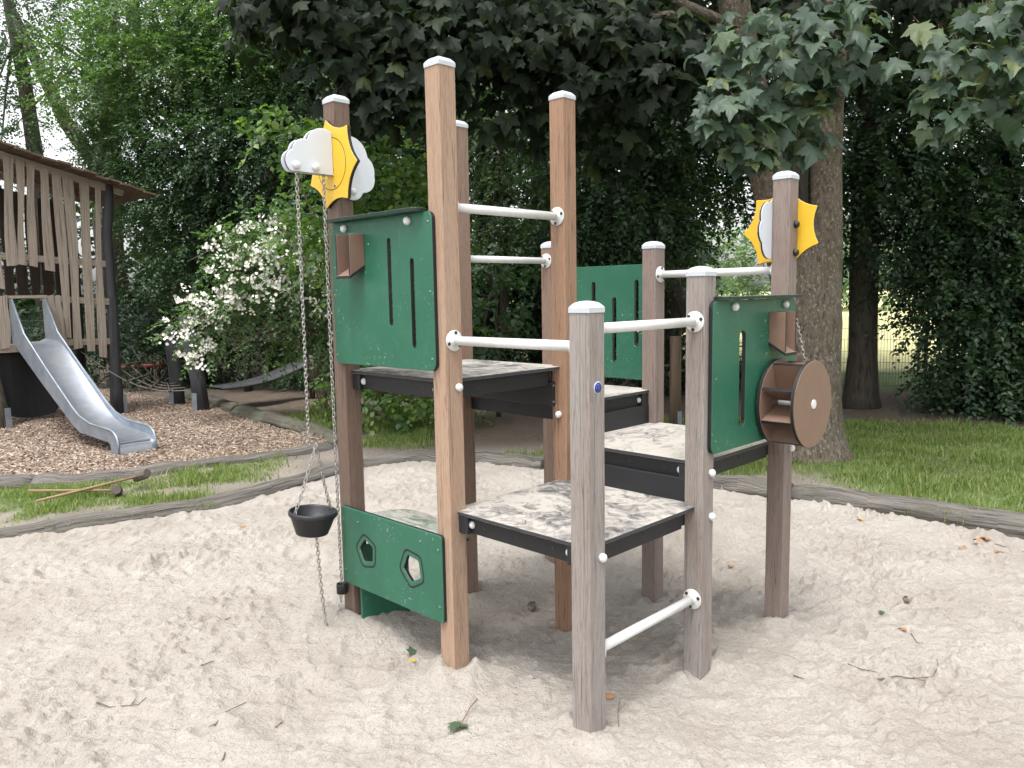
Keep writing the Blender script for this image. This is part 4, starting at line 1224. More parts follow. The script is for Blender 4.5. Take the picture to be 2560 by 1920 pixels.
# roof boards run back from the front edge, one after another down the slope
nb = 15
for k in range(nb):
    t = -0.75 + k * 0.166
    z = 3.955 - (t + 0.75) * 0.262
    c = tf(t + 0.083, z + 0.012 * (k % 2), 0.60)
    sl = Vector(SE * 1.0 - EZ * 0.20).normalized(); nrm = SD.cross(sl) * -1
    hd = (0.88 + 0.02 * ((k * 7) % 5))
    m = MB()
    vv = [c + sl * (x * 0.091) + SD * (y * hd) + nrm * (q * 0.014) for q in (-1, 1) for y in (-1, 1) for x in (-1, 1)]
    uvs = [[(0, 0), (0, .18), (1.7, .18), (1.7, 0)]] * 6
    m.add(vv, [(0, 2, 3, 1), (4, 5, 7, 6), (0, 1, 5, 4), (2, 6, 7, 3), (0, 4, 6, 2), (1, 3, 7, 5)], 0, uvs)
    m.build('roof_board', 'roof_plank', TW)
# black round corner posts
def tpost(path, r, mat, seed, foot=True):
    o = MB().tube(path, r, 16, 0, True, 0.05, seed).build('corner_post', mat, TW)
    return o
tp_ = tpost([tf(1.09, -0.1, 0.03), tf(1.09, 0.4, 0.03), tf(1.10, 0.9, 0.03), tf(1.135, 1.8, 0.03), tf(1.125, 2.3, 0.03), tf(1.13, 2.8, 0.03), tf(1.185, 3.15, 0.03), tf(1.20, 3.46, 0.03)], [0.092, 0.090, 0.082, 0.072, 0.070, 0.070, 0.068, 0.066], 'post_black', 3)
tpost([tf(1.09, -0.1, 1.42), tf(1.15, 3.3, 1.42)], [0.08, 0.065], 'post_black', 4)
tpost([tf(-0.42, -0.15, -0.10), tf(-0.47, 0.6, 0.0), tf(-0.62, 1.6, 0.05), tf(-0.85, 3.9, 0.10)], [0.085, 0.075, 0.07, 0.06], 'log_mossy', 5)
tpost([tf(-0.85, -0.15, 1.45), tf(-0.95, 3.6, 1.42)], [0.08, 0.065], 'post_black', 6)
for c in (tf(-0.42, 0.08, -0.19), tf(1.18, 0.08, -0.02), tf(0.40, 0.04, 1.1)):
    MB().box(c, (0.07, 0.014, 0.50), (SE, SD, EZ)).build('steel_foot', 'galvanised', TW)
# black net sheet under the tower
m = MB(); vv = []
for k in range(13):
    t = -0.75 + k * 0.1
    for q in range(2):
        z = 1.07 if q else 0.17 + 0.05 * math.sin(k * 0.55 + 0.6) + (0.10 if k > 10 else 0)
        for th in (0.0, 0.01): vv.append(tf(t, z, 0.12 + th + 0.02 * math.sin(k)))
fs = []
for k in range(12):
    a, b = k * 4, (k + 1) * 4
    fs += [(a, b, b + 2, a + 2), (a + 1, a + 3, b + 3, b + 1), (a, a + 1, b + 1, b)]
m.add(vv, fs)
m.build('dark_sheet', 'tarp', TW)

# ------------------------------------------------------------------ rope net, black posts, hanging mat, balance bar
def bpost(x, y, top, r, label, lean=0.0, seed=1):
    e = empty('rope_post', (x, y, 0), 0, label, 'post', 'black posts of the rope course')
    MB().tube([(0, 0, -0.1), (-lean * 0.2, 0, 0.5), (-lean * 0.7, 0, top * 0.6), (-lean, 0, top)], [r * 1.12, r, r * 0.95, r * 0.85], 14, 0, True, 0.05, seed).build('shaft', 'post_black', e)
    for s in (-1,):
        MB().box((s * r * 0.55, -r * 0.98, 0.13), (0.075, 0.016, 0.34)).build('steel_foot', 'galvanised', e)
    return e
bpost(-5.56, 12.92, 1.30, 0.105, 'shorter black post at the end of the rope net, left of its twin', 0.04, 1)
bpost(-4.90, 12.25, 1.50, 0.115, 'black post where the rope net meets the hanging mat, under the white flowers', 0.18, 2)
RN = empty('rope_net', (-5.6, 11.9, 0), 0, 'sagging rope net between the tower and the black posts', 'rope net')
A0 = [Vector((-6.35, 11.55, 1.02)), Vector((-5.95, 12.25, 1.05))]; B0 = [Vector((-4.98, 12.05, 0.36)), Vector((-5.52, 12.78, 0.40))]
ropes = []
for k in range(4):
    s = k / 3
    a = A0[0].lerp(A0[1], s); b = B0[0].lerp(B0[1], s)
    pth = [a.lerp(b, q / 10) - EZ * (0.22 * math.sin(math.pi * q / 10)) for q in range(11)]
    ropes.append(pth)
    MB().tube([p - RN.location for p in pth], 0.008, 6).build('rope', 'rope', RN)
for q in (2, 4, 6, 8):
    MB().tube([ropes[k][q] - RN.location + EZ * 0.004 for k in range(4)], 0.007, 6).build('rope', 'rope', RN)
    for k in range(4): put('knot', ball_black, RN, ropes[k][q] - RN.location - EZ * 0.02, EZ, 1.5)
# hanging mat
m = MB(); vv = []
mA, mB_ = Vector((-4.72, 12.30, 0.34)), Vector((-3.55, 13.55, 0.66)); side = Vector((0.55, -0.50, 0)).normalized() * 0.28
for k in range(15):
    s = k / 14
    c = mA.lerp(mB_, s) - EZ * (0.10 * math.sin(math.pi * s))
    for q in (-1, 1):
        for t in (0, 0.03): vv.append(c + side * q + Vector((0, 0, t)))
fs = []
for k in range(14):
    a, b = k * 4, k * 4 + 4
    fs += [(a, a + 2, b + 2, b), (a + 1, b + 1, b + 3, a + 3), (a, b, b + 1, a + 1), (a + 2, a + 3, b + 3, b + 2)]
m.add(vv, fs, 0, None, True)
plain('mat_rubber2', (0.042, 0.043, 0.046), 0.6, var=0.4, scale=12, bmp=0.2)
tag(m.build('hanging_mat', 'mat_rubber2'), 'dark rubber mat hanging like a hammock right of the black posts', 'hanging mat')
e = empty('mat_post', (-3.5, 13.6, 0), 0, 'short post holding the far end of the hanging mat', 'post')
MB().tube([(0, 0, -0.1), (0.02, 0, 0.75)], [0.05, 0.045], 10).build('shaft', 'post_brown', e)
e = empty('balance_bar', (-6.4, 15.6, 0), 0, 'thin red balance bar on low posts behind the rope net', 'balance bar')
MB().tube([(-1.6, 0, 0.42), (-0.2, 0.1, 0.48)], 0.032, 10).build('bar', 'red_paint', e)
for x, y in ((-1.5, 0.02), (-0.72, 0.06), (-0.25, 0.1)): MB().tube([(x, y, -0.1), (x, y, 0.40)], [0.07, 0.065], 10).build('leg', 'post_brown', e)
# horizontal rough rail behind the flowers
e = empty('log_rail', (-3.4, 14.6, 0), 0, 'dark round rail on posts behind the white flowering bush', 'rail fence')
MB().tube([(-1.9, 0.0, 0.98), (-0.4, 0.1, 1.02), (1.2, 0.2, 1.05)], 0.062, 10, 0, True, 0.05, 3).build('rail', 'bark_dark', e)
MB().tube([(-1.9, 0.05, 1.16), (-0.4, 0.15, 1.19), (1.2, 0.25, 1.2)], 0.055, 10, 0, True, 0.05, 4).build('rail', 'bark_dark', e)
for x in (-1.6, 0.0, 1.1): MB().tube([(x, 0.16, -0.1), (x, 0.16, 1.35)], [0.08, 0.07], 10).build('leg', 'bark_dark', e)

# ------------------------------------------------------------------ mallets on the grass
def mallet(a, b, label, r_head, seed):
    a, b = Vector(a), Vector(b); d = (b - a).normalized()
    e = empty('mallet', a, 0, label, 'mallet', 'wooden mallets lying on the grass')
    MB().tube([Vector((0, 0, 0)), (b - a)], 0.0115, 10).build('handle', 'handle_wood', e)
    s = d.cross(EZ).normalized(); ax = (s * 0.75 + EZ * 0.25 + d * 0.3).normalized()
    c = (b - a) + d * 0.03
    MB().tube([c - ax * 0.085, c - ax * 0.077, c + ax * 0.077, c + ax * 0.085], [r_head * 0.9, r_head, r_head, r_head * 0.9], 8, 0, True, 0.04, seed, False).build('head', 'head_wood', e)
    return e
mallet((-4.06, 6.50, 0.075), (-3.45, 7.06, 0.15), 'front wooden mallet, its long handle crossing over the other', 0.045, 1)
mallet((-4.30, 6.80, 0.095), (-3.55, 6.80, 0.085), 'rear wooden mallet, its handle passing under the other', 0.045, 2)

# ------------------------------------------------------------------ low post with rungs in the background
e = empty('rung_post', (2.02, 9.62, 0), 0, 'round brown post with thin metal rungs behind the structure', 'post')
MB().tube([(0, 0, -0.1), (0.0, 0, 0.6), (0.0, 0, 1.20)], [0.075, 0.072, 0.068], 12, 0, True, 0.03, 2).build('shaft', 'post_brown', e)
MB().tube([(0.02, 0, 1.06), (0.9, 0.2, 1.05)], 0.012, 8).build('rung', 'screw_steel', e)
MB().tube([(-0.9, 0.3, 0.82), (-0.02, 0, 0.84)], 0.012, 8).build('rung', 'screw_steel', e)
MB().box((0.04, -0.075, 0.10), (0.05, 0.012, 0.36)).build('steel_foot', 'galvanised', e)

# ------------------------------------------------------------------ trees and shrubs
def unit(a): return a / np.maximum(np.linalg.norm(a, axis=-1, keepdims=True), 1e-9)
def lump_points(lumps, r, shell=0.55):
    """points in ellipsoids, mostly near their skin; returns points and outward directions"""
    P, D = [], []
    for (cx, cy, cz, ax, ay, az, n) in lumps:
        d = unit(r.normal(size=(n, 3)))
        rad = r.uniform(shell ** 3, 1, n) ** (1 / 3) * (1 + 0.22 * r.normal(size=n) * 0.6)
        P.append(np.array([cx, cy, cz]) + d * rad[:, None] * np.array([ax, ay, az]))
        D.append(unit(d / np.array([ax, ay, az])))
    return np.concatenate(P), np.concatenate(D)
def sprays(P, D, r, nl=13, length=0.45, leaf=0.075, ratio=0.55, droop=0.35, spread=0.5):
    """flat twigs with leaves on either side; one kite-shaped leaf = two triangles folded on the midrib"""
    n = len(P)
    a = unit(D * np.array([1, 1, 0.45]) + r.normal(size=(n, 3)) * spread + np.array([0, 0, -0.18]))
    s = unit(np.cross(a, np.array([0, 0, 1.0]) + r.normal(size=(n, 3)) * 0.25))
    nn = np.cross(s, a)
    ln = length * r.uniform(0.6, 1.25, n)
    t = (np.arange(nl) + 0.6) / nl
    sg = np.where(np.arange(nl) % 2 == 0, 1.0, -1.0)
    base = P[:, None] + a[:, None] * (t[None, :, None] * ln[:, None, None])
    base[..., 2] -= droop * (t[None] ** 2) * ln[:, None]
    ld = unit(a[:, None] * 0.62 + s[:, None] * (sg[None, :, None] * 0.8) + r.normal(size=(n, nl, 3)) * 0.28 + np.array([0, 0, -0.22]))
    ln2 = unit(nn[:, None] + r.normal(size=(n, nl, 3)) * 0.38)
    sd = unit(np.cross(ln2, ld)); up = np.cross(ld, sd)
    L = leaf * r.uniform(0.65, 1.2, (n, nl, 1)) * (1 - 0.35 * np.abs(t - 0.45))[None, :, None]
    b = base; tip = base + ld * L - up * L * 0.10
    m1 = base + ld * L * 0.42 + sd * L * ratio * 0.5 + up * L * 0.10
    m2 = base + ld * L * 0.42 - sd * L * ratio * 0.5 + up * L * 0.10
    V = np.stack([b, m1, tip, m2], 2).reshape(-1, 3)
    k = (np.arange(n * nl) * 4)[:, None, None]
    F = (k + np.array([[0, 2, 1], [0, 3, 2]])[None]).reshape(-1, 3)
    return V, F
def twigs_of(P, D, r, frac, length, rad=0.004):
    """bare twigs carrying some of the sprays, three-sided"""
    n = max(1, int(len(P) * frac))
    i = r.choice(len(P), n, replace=False)
    a = P[i] - D[i] * length * r.uniform(0.5, 1.2, (n, 1)) + r.normal(size=(n, 3)) * 0.05; b = P[i] + D[i] * length * 0.3
    d = unit(b - a); s = unit(np.cross(d, np.array([0.3, 0.2, 1.0]))); u = np.cross(d, s)
    ring = [(s * math.cos(q) + u * math.sin(q)) for q in (0, 2.09, 4.19)]
    V = np.stack([a + q * rad for q in ring] + [b + q * rad * 0.5 for q in ring], 1).reshape(-1, 3)
    k = (np.arange(n) * 6)[:, None, None]
    F = (k + np.array([[0, 1, 4], [0, 4, 3], [1, 2, 5], [1, 5, 4], [2, 0, 3], [2, 3, 5]])[None]).reshape(-1, 3)
    return V, F
def crown(name, parent, mat, lumps, seed, nl=13, length=0.45, leaf=0.100, ratio=0.62, droop=0.35, shell=0.5, spread=0.5, keepf=None):
    r = np.random.default_rng(seed)
    P, D = lump_points(lumps, r, shell)
    if keepf is not None:
        k = keepf(P); P, D = P[k], D[k]
    V, F = sprays(P, D, r, nl, length, leaf, ratio, droop, spread)
    return link(name, fast_mesh(name, V, F, mat), parent, 'stuff')
def trunk(parent, path, radii, mat='bark_dark', seed=1, name='trunk', seg=14, wob=0.06):
    return MB().tube(path, radii, seg, 0, True, wob, seed).build(name, mat, parent)
def tiers(lumps, seed, k=3):
    """each lump as flat tiers of branches with dark gaps between"""
    r = np.random.default_rng(seed); out = []
    for (cx, cy, cz, ax, ay, az, n) in lumps:
        kk = max(2, int(round(az / 0.28)))
        for q in range(kk):
            f = (q + 0.5) / kk * 2 - 1
            w_ = math.sqrt(max(0.25, 1 - f * f * 0.8))
            out.append((cx + r.uniform(-0.25, 0.25) * ax, cy + r.uniform(-0.25, 0.25) * ay, cz + f * az, ax * w_, ay * w_, 0.10 + 0.04 * az, int(n / kk)))
    return out
def tree(name, label, base, trunks, lumps, mat, seed, group='trees round the playground', bark='bark_dark', limbs=True, tier=False, **kw):
    e = empty(name, (base[0], base[1], 0), 0, label, 'tree', group)
    o = np.array([base[0], base[1], 0, 0, 0, 0, 0], float)
    tr = None
    for k, (pth, rad) in enumerate(trunks):
        t = trunk(e, pth, rad, bark, seed + k)
        tr = tr or t
    if tier: lumps = tiers(lumps, seed)
    rel = [tuple(np.array(l[:3]) - o[:3]) + tuple(l[3:6]) + (int(l[6]),) for l in lumps]
    if limbs and tr is not None:
        top = Vector(trunks[0][0][-1]); mid = Vector(trunks[0][0][len(trunks[0][0]) // 2])
        for k, l in enumerate(rel[:7]):
            c = Vector(l[:3]); s = mid.lerp(top, 0.2 + 0.1 * (k % 5))
            if (c - s).length > 0.4:
                md = s.lerp(c, 0.5) + Vector((0, 0, 0.18))
                MB().tube([s, md, c], [0.05, 0.032, 0.012], 7, 0, False, 0.05, k).build('limb', bark, tr)
    crown('crown', e, mat, rel, seed + 50, **kw)
    return e

# --- the maple beside the sand: real maple leaves
half = [(0.0, 0.0), (0.17, -0.07), (0.40, -0.03), (0.33, 0.13), (0.46, 0.22), (0.63, 0.44), (0.45, 0.46), (0.37, 0.53), (0.24, 0.51), (0.23, 0.68), (0.13, 0.80), (0.0, 1.0)]
outline = half + [(-x, y) for x, y in half[-2:0:-1]]
LV2 = np.array([(0.0, 0.30)] + outline)
LT = np.array([[0, 1 + k, 1 + (k + 1) % len(outline)] for k in range(len(outline))])
def leaf_shape(curl, fold):
    x, y = LV2[:, 0], LV2[:, 1]
    z = -curl * (x ** 2 + (y - 0.3) ** 2) + fold * np.abs(x) + 0.05 * np.sin(7 * x + 3 * y)
    z[0] = 0.0
    return np.stack([x, y, z], 1)
def skew(q, k, tw):
    q = q.copy(); q[:, 0] *= np.where(q[:, 0] > 0, 1 + k, 1 - k); q[:, 2] += tw * q[:, 0] * q[:, 1]; q[:, 0] += 0.12 * k * np.sin(q[:, 1] * 3)
    return q
LEAF3 = [leaf_shape(0.30, 0.10), leaf_shape(0.55, 0.30), skew(leaf_shape(0.25, -0.10), 0.15, 0.3), skew(leaf_shape(0.7, 0.15), -0.18, -0.35), skew(leaf_shape(0.40, 0.45), 0.08, 0.5), skew(leaf_shape(0.9, -0.2), -0.1, 0.2)]
def maple_frames(P, D, r, size, out_bias):
    n = len(P)
    o = unit(D * 0.6 + out_bias + r.normal(size=(n, 3)) * 0.30)
    ld = unit(o * 0.45 + np.array([0, 0, -0.80]) + r.normal(size=(n, 3)) * 0.42)
    nn = unit(o * 0.85 + np.array([0, 0, 0.65]) + r.normal(size=(n, 3)) * 0.30)
    sd = unit(np.cross(ld, nn)); nn = np.cross(sd, ld)
    sz = size * (0.45 + 0.70 * r.uniform(0, 1, n) ** 0.8)
    return ld, sd, nn, sz
def maple_mesh(P, fr_, r):
    ld, sd, nn, sz = fr_
    sh = np.stack(LEAF3)[r.integers(0, len(LEAF3), len(P))]
    V = P[:, None] + (sh[..., 0:1] * sd[:, None] + sh[..., 1:2] * ld[:, None] + sh[..., 2:3] * nn[:, None]) * sz[:, None, None]
    k = (np.arange(len(P)) * len(LV2))[:, None, None]
    return V.reshape(-1, 3), (k + LT[None]).reshape(-1, 3)
MX, MY = 3.03, 7.95
MP = empty('maple_tree', (MX, MY, 0), 0, 'broad-leaved maple with a forked trunk right behind the structure', 'tree', 'trees round the playground')
tk = trunk(MP, [(0.08, 0, -0.15), (0.06, 0, 0.05), (0.02, 0, 0.3), (0.0, 0, 0.8), (-0.02, 0, 1.4), (-0.02, 0, 1.75), (-0.02, 0.02, 2.05), (-0.03, 0.05, 2.3)], [0.47, 0.39, 0.335, 0.305, 0.300, 0.285, 0.22, 0.10], 'bark_maple', 3, 'trunk', 28, 0.10)
MB().tube([(0.08, 0.0, 1.1), (0.125, -0.01, 1.7), (0.135, 0, 2.3), (0.135, 0.02, 2.9), (0.15, 0.05, 3.5), (0.22, 0.1, 4.5), (0.3, 0.3, 7.0)], [0.14, 0.175, 0.150, 0.140, 0.138, 0.13, 0.09], 20, 0, False, 0.08, 4).build('limb', 'bark_maple', tk)
MB().tube([(-0.08, 0.0, 1.1), (-0.19, 0.0, 1.7), (-0.30, 0.02, 2.3), (-0.45, 0.04, 2.9), (-0.58, 0.06, 3.5), (-0.78, 0.1, 4.5), (-1.2, 0.3, 7.0)], [0.15, 0.185, 0.180, 0.178, 0.170, 0.15, 0.10], 20, 0, False, 0.08, 5).build('limb', 'bark_maple', tk)
MB().tube([(-0.03, 0.22, 1.5), (-0.10, 0.34, 2.6), (-0.08, 0.42, 3.6), (0.0, 0.7, 6.0)], [0.18, 0.18, 0.15, 0.1], 16, 0, False, 0.08, 6).build('limb', 'bark_dark', tk)
for k, q in enumerate([[(-0.65, 0.08, 3.9), (-1.4, 0.1, 4.45), (-2.6, -0.1, 4.3), (-3.7, -0.2, 4.0), (-4.6, -0.25, 3.75)], [(0.2, 0.05, 3.4), (0.1, -0.6, 3.9), (-0.5, -1.1, 3.95)], [(0.2, 0.2, 4.3), (0.9, -0.2, 4.7), (1.7, -0.9, 4.4)], [(-0.7, 0.1, 4.3), (-2.0, 0.2, 4.9), (-3.8, 0.1, 4.8)]]):
    MB().tube(q, [0.05 - 0.009 * i for i in range(len(q))], 8, 0, False, 0.06, 10 + k).build('limb', 'bark_maple', tk)
mr = np.random.default_rng(21)
# sunny side: hanging leaves the photograph shows one by one
def mp_points(lumps, shell=0.2): return lump_points([(l[0] - MX, l[1] - MY, l[2]) + l[3:] for l in lumps], mr, shell)
front = [(2.30, 6.85, 3.75, 0.62, 0.42, 0.50, 150), (2.75, 6.85, 3.85, 0.45, 0.40, 0.45, 80), (1.95, 6.80, 3.25, 0.36, 0.35, 0.30, 75), (2.10, 6.80, 3.00, 0.28, 0.28, 0.20, 32), (2.42, 6.82, 3.35, 0.30, 0.30, 0.25, 40), (2.00, 6.78, 2.92, 0.22, 0.22, 0.14, 22), (1.72, 6.78, 3.32, 0.22, 0.25, 0.22, 28), (2.55, 6.8, 3.05, 0.22, 0.22, 0.14, 16),
         (3.62, 6.35, 3.62, 0.50, 0.40, 0.30, 75), (3.52, 6.35, 3.28, 0.35, 0.35, 0.25, 36), (4.05, 6.30, 3.25, 0.40, 0.40, 0.35, 45), (3.40, 6.30, 3.00, 0.14, 0.15, 0.10, 8), (4.0, 6.3, 3.8, 0.5, 0.4, 0.3, 40)]
P, D = mp_points(front)
fr_ = maple_frames(P, D, mr, 0.19, np.array([-0.15, -1.0, 0.15]))
vis = np.argsort(P[:, 1] + 0.3 * mr.uniform(size=len(P)))[:300]      # the 300 nearest the camera as single leaves
lm = [fast_mesh('leaf', s, LT, 'leaf_maple') for s in LEAF3]
for i in vis:
    o = link('leaf', lm[int(mr.integers(0, len(lm)))], MP)
    ld, sd, nn, sz = (q[i] for q in fr_)
    o.matrix_local = Matrix(((sd[0] * sz, ld[0] * sz, nn[0] * sz, P[i][0]), (sd[1] * sz, ld[1] * sz, nn[1] * sz, P[i][1]), (sd[2] * sz, ld[2] * sz, nn[2] * sz, P[i][2]), (0, 0, 0, 1)))
rest = np.setdiff1d(np.arange(len(P)), vis)
V1, F1 = maple_mesh(P[rest], tuple(q[rest] for q in fr_), mr)
link('foliage', fast_mesh('foliage', V1, F1, 'leaf_maple'), MP, 'stuff')
# petioles
i = vis; st_ = P[i] - 0
pv = np.stack([P[i] + mr.normal(size=(len(i), 3)) * 0.02 + np.array([0, 0.05, 0.07]), P[i], P[i] + np.array([0.002, 0, 0.002])], 1).reshape(-1, 3)
link('leaf_stalks', fast_mesh('leaf_stalks', pv, np.arange(len(pv)).reshape(-1, 3), 'leaf_stalk'), MP, 'stuff')
# the underside over the structure, its shade put into the leaf colour
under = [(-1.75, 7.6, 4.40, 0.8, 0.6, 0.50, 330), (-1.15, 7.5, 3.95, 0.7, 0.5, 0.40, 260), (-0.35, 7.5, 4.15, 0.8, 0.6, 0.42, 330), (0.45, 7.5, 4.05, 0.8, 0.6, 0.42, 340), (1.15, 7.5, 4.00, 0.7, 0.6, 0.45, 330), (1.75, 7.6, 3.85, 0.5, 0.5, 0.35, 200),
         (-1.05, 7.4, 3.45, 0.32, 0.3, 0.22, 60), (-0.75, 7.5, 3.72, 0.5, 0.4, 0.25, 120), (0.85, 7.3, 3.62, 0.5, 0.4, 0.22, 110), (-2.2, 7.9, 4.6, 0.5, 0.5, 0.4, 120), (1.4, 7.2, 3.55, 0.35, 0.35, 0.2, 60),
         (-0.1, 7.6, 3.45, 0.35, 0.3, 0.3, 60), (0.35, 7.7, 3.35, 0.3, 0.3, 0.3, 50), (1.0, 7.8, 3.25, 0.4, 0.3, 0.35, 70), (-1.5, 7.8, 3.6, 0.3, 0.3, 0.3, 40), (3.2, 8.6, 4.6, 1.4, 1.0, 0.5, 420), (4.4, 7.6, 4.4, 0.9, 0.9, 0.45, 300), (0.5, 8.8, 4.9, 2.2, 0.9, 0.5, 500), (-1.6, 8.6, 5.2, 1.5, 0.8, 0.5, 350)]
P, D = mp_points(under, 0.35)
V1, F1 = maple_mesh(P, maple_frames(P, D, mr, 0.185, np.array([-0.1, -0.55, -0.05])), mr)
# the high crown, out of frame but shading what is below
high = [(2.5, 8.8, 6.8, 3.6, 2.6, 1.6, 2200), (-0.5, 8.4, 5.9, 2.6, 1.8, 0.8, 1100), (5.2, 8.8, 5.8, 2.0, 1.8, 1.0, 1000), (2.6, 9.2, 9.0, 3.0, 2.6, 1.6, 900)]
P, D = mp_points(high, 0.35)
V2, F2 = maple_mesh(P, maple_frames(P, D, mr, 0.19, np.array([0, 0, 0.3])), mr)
link('crown', fast_mesh('crown', np.concatenate([V1, V2]), np.concatenate([F1, F2 + len(V1)]), 'leaf_maple_shaded'), MP, 'stuff')

# --- woodland trees
ST = lambda h, r0, lx=0.0, ly=0.0: ([(0, 0, -0.1), (lx * 0.15, ly * 0.15, h * 0.3), (lx * 0.5, ly * 0.5, h * 0.6), (lx, ly, h)], [r0 * 1.25, r0, r0 * 0.8, r0 * 0.4])
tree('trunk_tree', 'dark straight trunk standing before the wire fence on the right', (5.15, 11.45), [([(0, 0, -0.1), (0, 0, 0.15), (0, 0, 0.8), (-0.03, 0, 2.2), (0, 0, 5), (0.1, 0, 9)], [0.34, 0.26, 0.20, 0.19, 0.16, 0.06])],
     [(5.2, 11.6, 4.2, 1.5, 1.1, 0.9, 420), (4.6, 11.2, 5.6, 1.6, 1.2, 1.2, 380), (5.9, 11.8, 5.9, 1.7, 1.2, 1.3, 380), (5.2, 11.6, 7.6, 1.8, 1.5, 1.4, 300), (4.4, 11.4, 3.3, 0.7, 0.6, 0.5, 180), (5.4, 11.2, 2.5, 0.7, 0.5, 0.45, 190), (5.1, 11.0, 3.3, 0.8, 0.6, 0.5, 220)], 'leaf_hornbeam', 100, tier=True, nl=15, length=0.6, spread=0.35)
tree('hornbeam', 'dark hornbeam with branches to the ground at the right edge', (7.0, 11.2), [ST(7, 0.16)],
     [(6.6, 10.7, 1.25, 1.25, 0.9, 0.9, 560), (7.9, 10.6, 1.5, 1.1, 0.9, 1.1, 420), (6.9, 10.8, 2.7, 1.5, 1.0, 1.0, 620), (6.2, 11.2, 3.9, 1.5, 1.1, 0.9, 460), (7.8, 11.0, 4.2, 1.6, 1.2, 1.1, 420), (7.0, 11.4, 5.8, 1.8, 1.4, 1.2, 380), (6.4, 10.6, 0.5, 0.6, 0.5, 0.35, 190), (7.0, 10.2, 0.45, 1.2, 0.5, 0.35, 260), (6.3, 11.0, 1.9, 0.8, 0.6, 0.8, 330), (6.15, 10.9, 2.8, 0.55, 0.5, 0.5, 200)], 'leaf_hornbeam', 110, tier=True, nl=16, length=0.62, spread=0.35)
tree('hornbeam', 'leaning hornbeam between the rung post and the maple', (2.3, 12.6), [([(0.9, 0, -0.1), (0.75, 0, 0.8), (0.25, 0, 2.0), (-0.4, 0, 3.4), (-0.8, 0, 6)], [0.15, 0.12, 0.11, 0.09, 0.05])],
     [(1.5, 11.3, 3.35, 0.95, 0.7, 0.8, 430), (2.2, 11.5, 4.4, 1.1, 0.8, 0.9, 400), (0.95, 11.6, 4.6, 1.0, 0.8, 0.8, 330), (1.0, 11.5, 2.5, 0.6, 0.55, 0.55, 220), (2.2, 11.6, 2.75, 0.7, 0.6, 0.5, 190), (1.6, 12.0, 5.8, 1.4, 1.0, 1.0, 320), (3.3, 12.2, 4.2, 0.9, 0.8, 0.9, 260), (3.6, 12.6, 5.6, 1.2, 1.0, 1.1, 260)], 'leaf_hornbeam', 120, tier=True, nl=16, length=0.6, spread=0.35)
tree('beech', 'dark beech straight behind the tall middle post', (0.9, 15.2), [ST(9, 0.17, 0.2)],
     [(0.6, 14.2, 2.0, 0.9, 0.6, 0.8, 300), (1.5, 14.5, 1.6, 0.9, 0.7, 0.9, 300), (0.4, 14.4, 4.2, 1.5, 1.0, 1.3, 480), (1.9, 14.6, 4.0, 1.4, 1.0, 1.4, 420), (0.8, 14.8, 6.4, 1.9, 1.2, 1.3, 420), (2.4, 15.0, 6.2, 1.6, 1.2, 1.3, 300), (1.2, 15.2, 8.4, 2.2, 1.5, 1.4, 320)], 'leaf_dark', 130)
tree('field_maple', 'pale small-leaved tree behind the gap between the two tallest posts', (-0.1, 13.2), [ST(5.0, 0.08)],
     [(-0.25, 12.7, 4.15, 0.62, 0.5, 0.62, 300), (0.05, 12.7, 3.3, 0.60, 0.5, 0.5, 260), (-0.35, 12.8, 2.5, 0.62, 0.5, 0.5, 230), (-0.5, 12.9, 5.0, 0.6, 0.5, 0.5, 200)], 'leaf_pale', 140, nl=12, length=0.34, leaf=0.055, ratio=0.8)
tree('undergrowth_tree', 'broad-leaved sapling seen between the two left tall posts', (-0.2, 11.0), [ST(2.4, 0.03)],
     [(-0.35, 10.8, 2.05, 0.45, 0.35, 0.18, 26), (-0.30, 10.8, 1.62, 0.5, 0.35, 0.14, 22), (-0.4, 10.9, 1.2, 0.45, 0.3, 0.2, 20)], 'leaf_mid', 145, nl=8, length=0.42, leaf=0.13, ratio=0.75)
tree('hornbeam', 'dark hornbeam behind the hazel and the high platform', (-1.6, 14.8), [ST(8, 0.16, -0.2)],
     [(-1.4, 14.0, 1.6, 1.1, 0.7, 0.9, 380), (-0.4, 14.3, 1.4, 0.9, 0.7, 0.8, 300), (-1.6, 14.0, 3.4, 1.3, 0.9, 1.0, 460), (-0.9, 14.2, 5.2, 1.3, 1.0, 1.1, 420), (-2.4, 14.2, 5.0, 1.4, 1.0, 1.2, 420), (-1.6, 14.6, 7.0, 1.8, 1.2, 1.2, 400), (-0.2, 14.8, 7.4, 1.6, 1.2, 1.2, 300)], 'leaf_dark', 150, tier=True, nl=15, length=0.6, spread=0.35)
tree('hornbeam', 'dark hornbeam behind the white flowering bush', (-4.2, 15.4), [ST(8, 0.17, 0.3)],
     [(-4.0, 14.8, 2.6, 1.2, 0.8, 0.9, 420), (-3.0, 14.6, 3.8, 1.2, 0.8, 0.9, 400), (-4.6, 14.9, 4.2, 1.3, 0.9, 0.9, 420), (-5.6, 15.0, 3.2, 1.1, 0.8, 0.8, 360), (-3.4, 15.0, 5.6, 1.4, 1.0, 1.0, 400), (-4.6, 15.4, 7.2, 1.7, 1.2, 1.1, 360), (-2.8, 15.4, 7.3, 1.6, 1.2, 1.1, 320), (-5.3, 15.0, 1.9, 0.8, 0.6, 0.6, 200)], 'leaf_hornbeam', 160, tier=True, nl=15, length=0.6, spread=0.35)
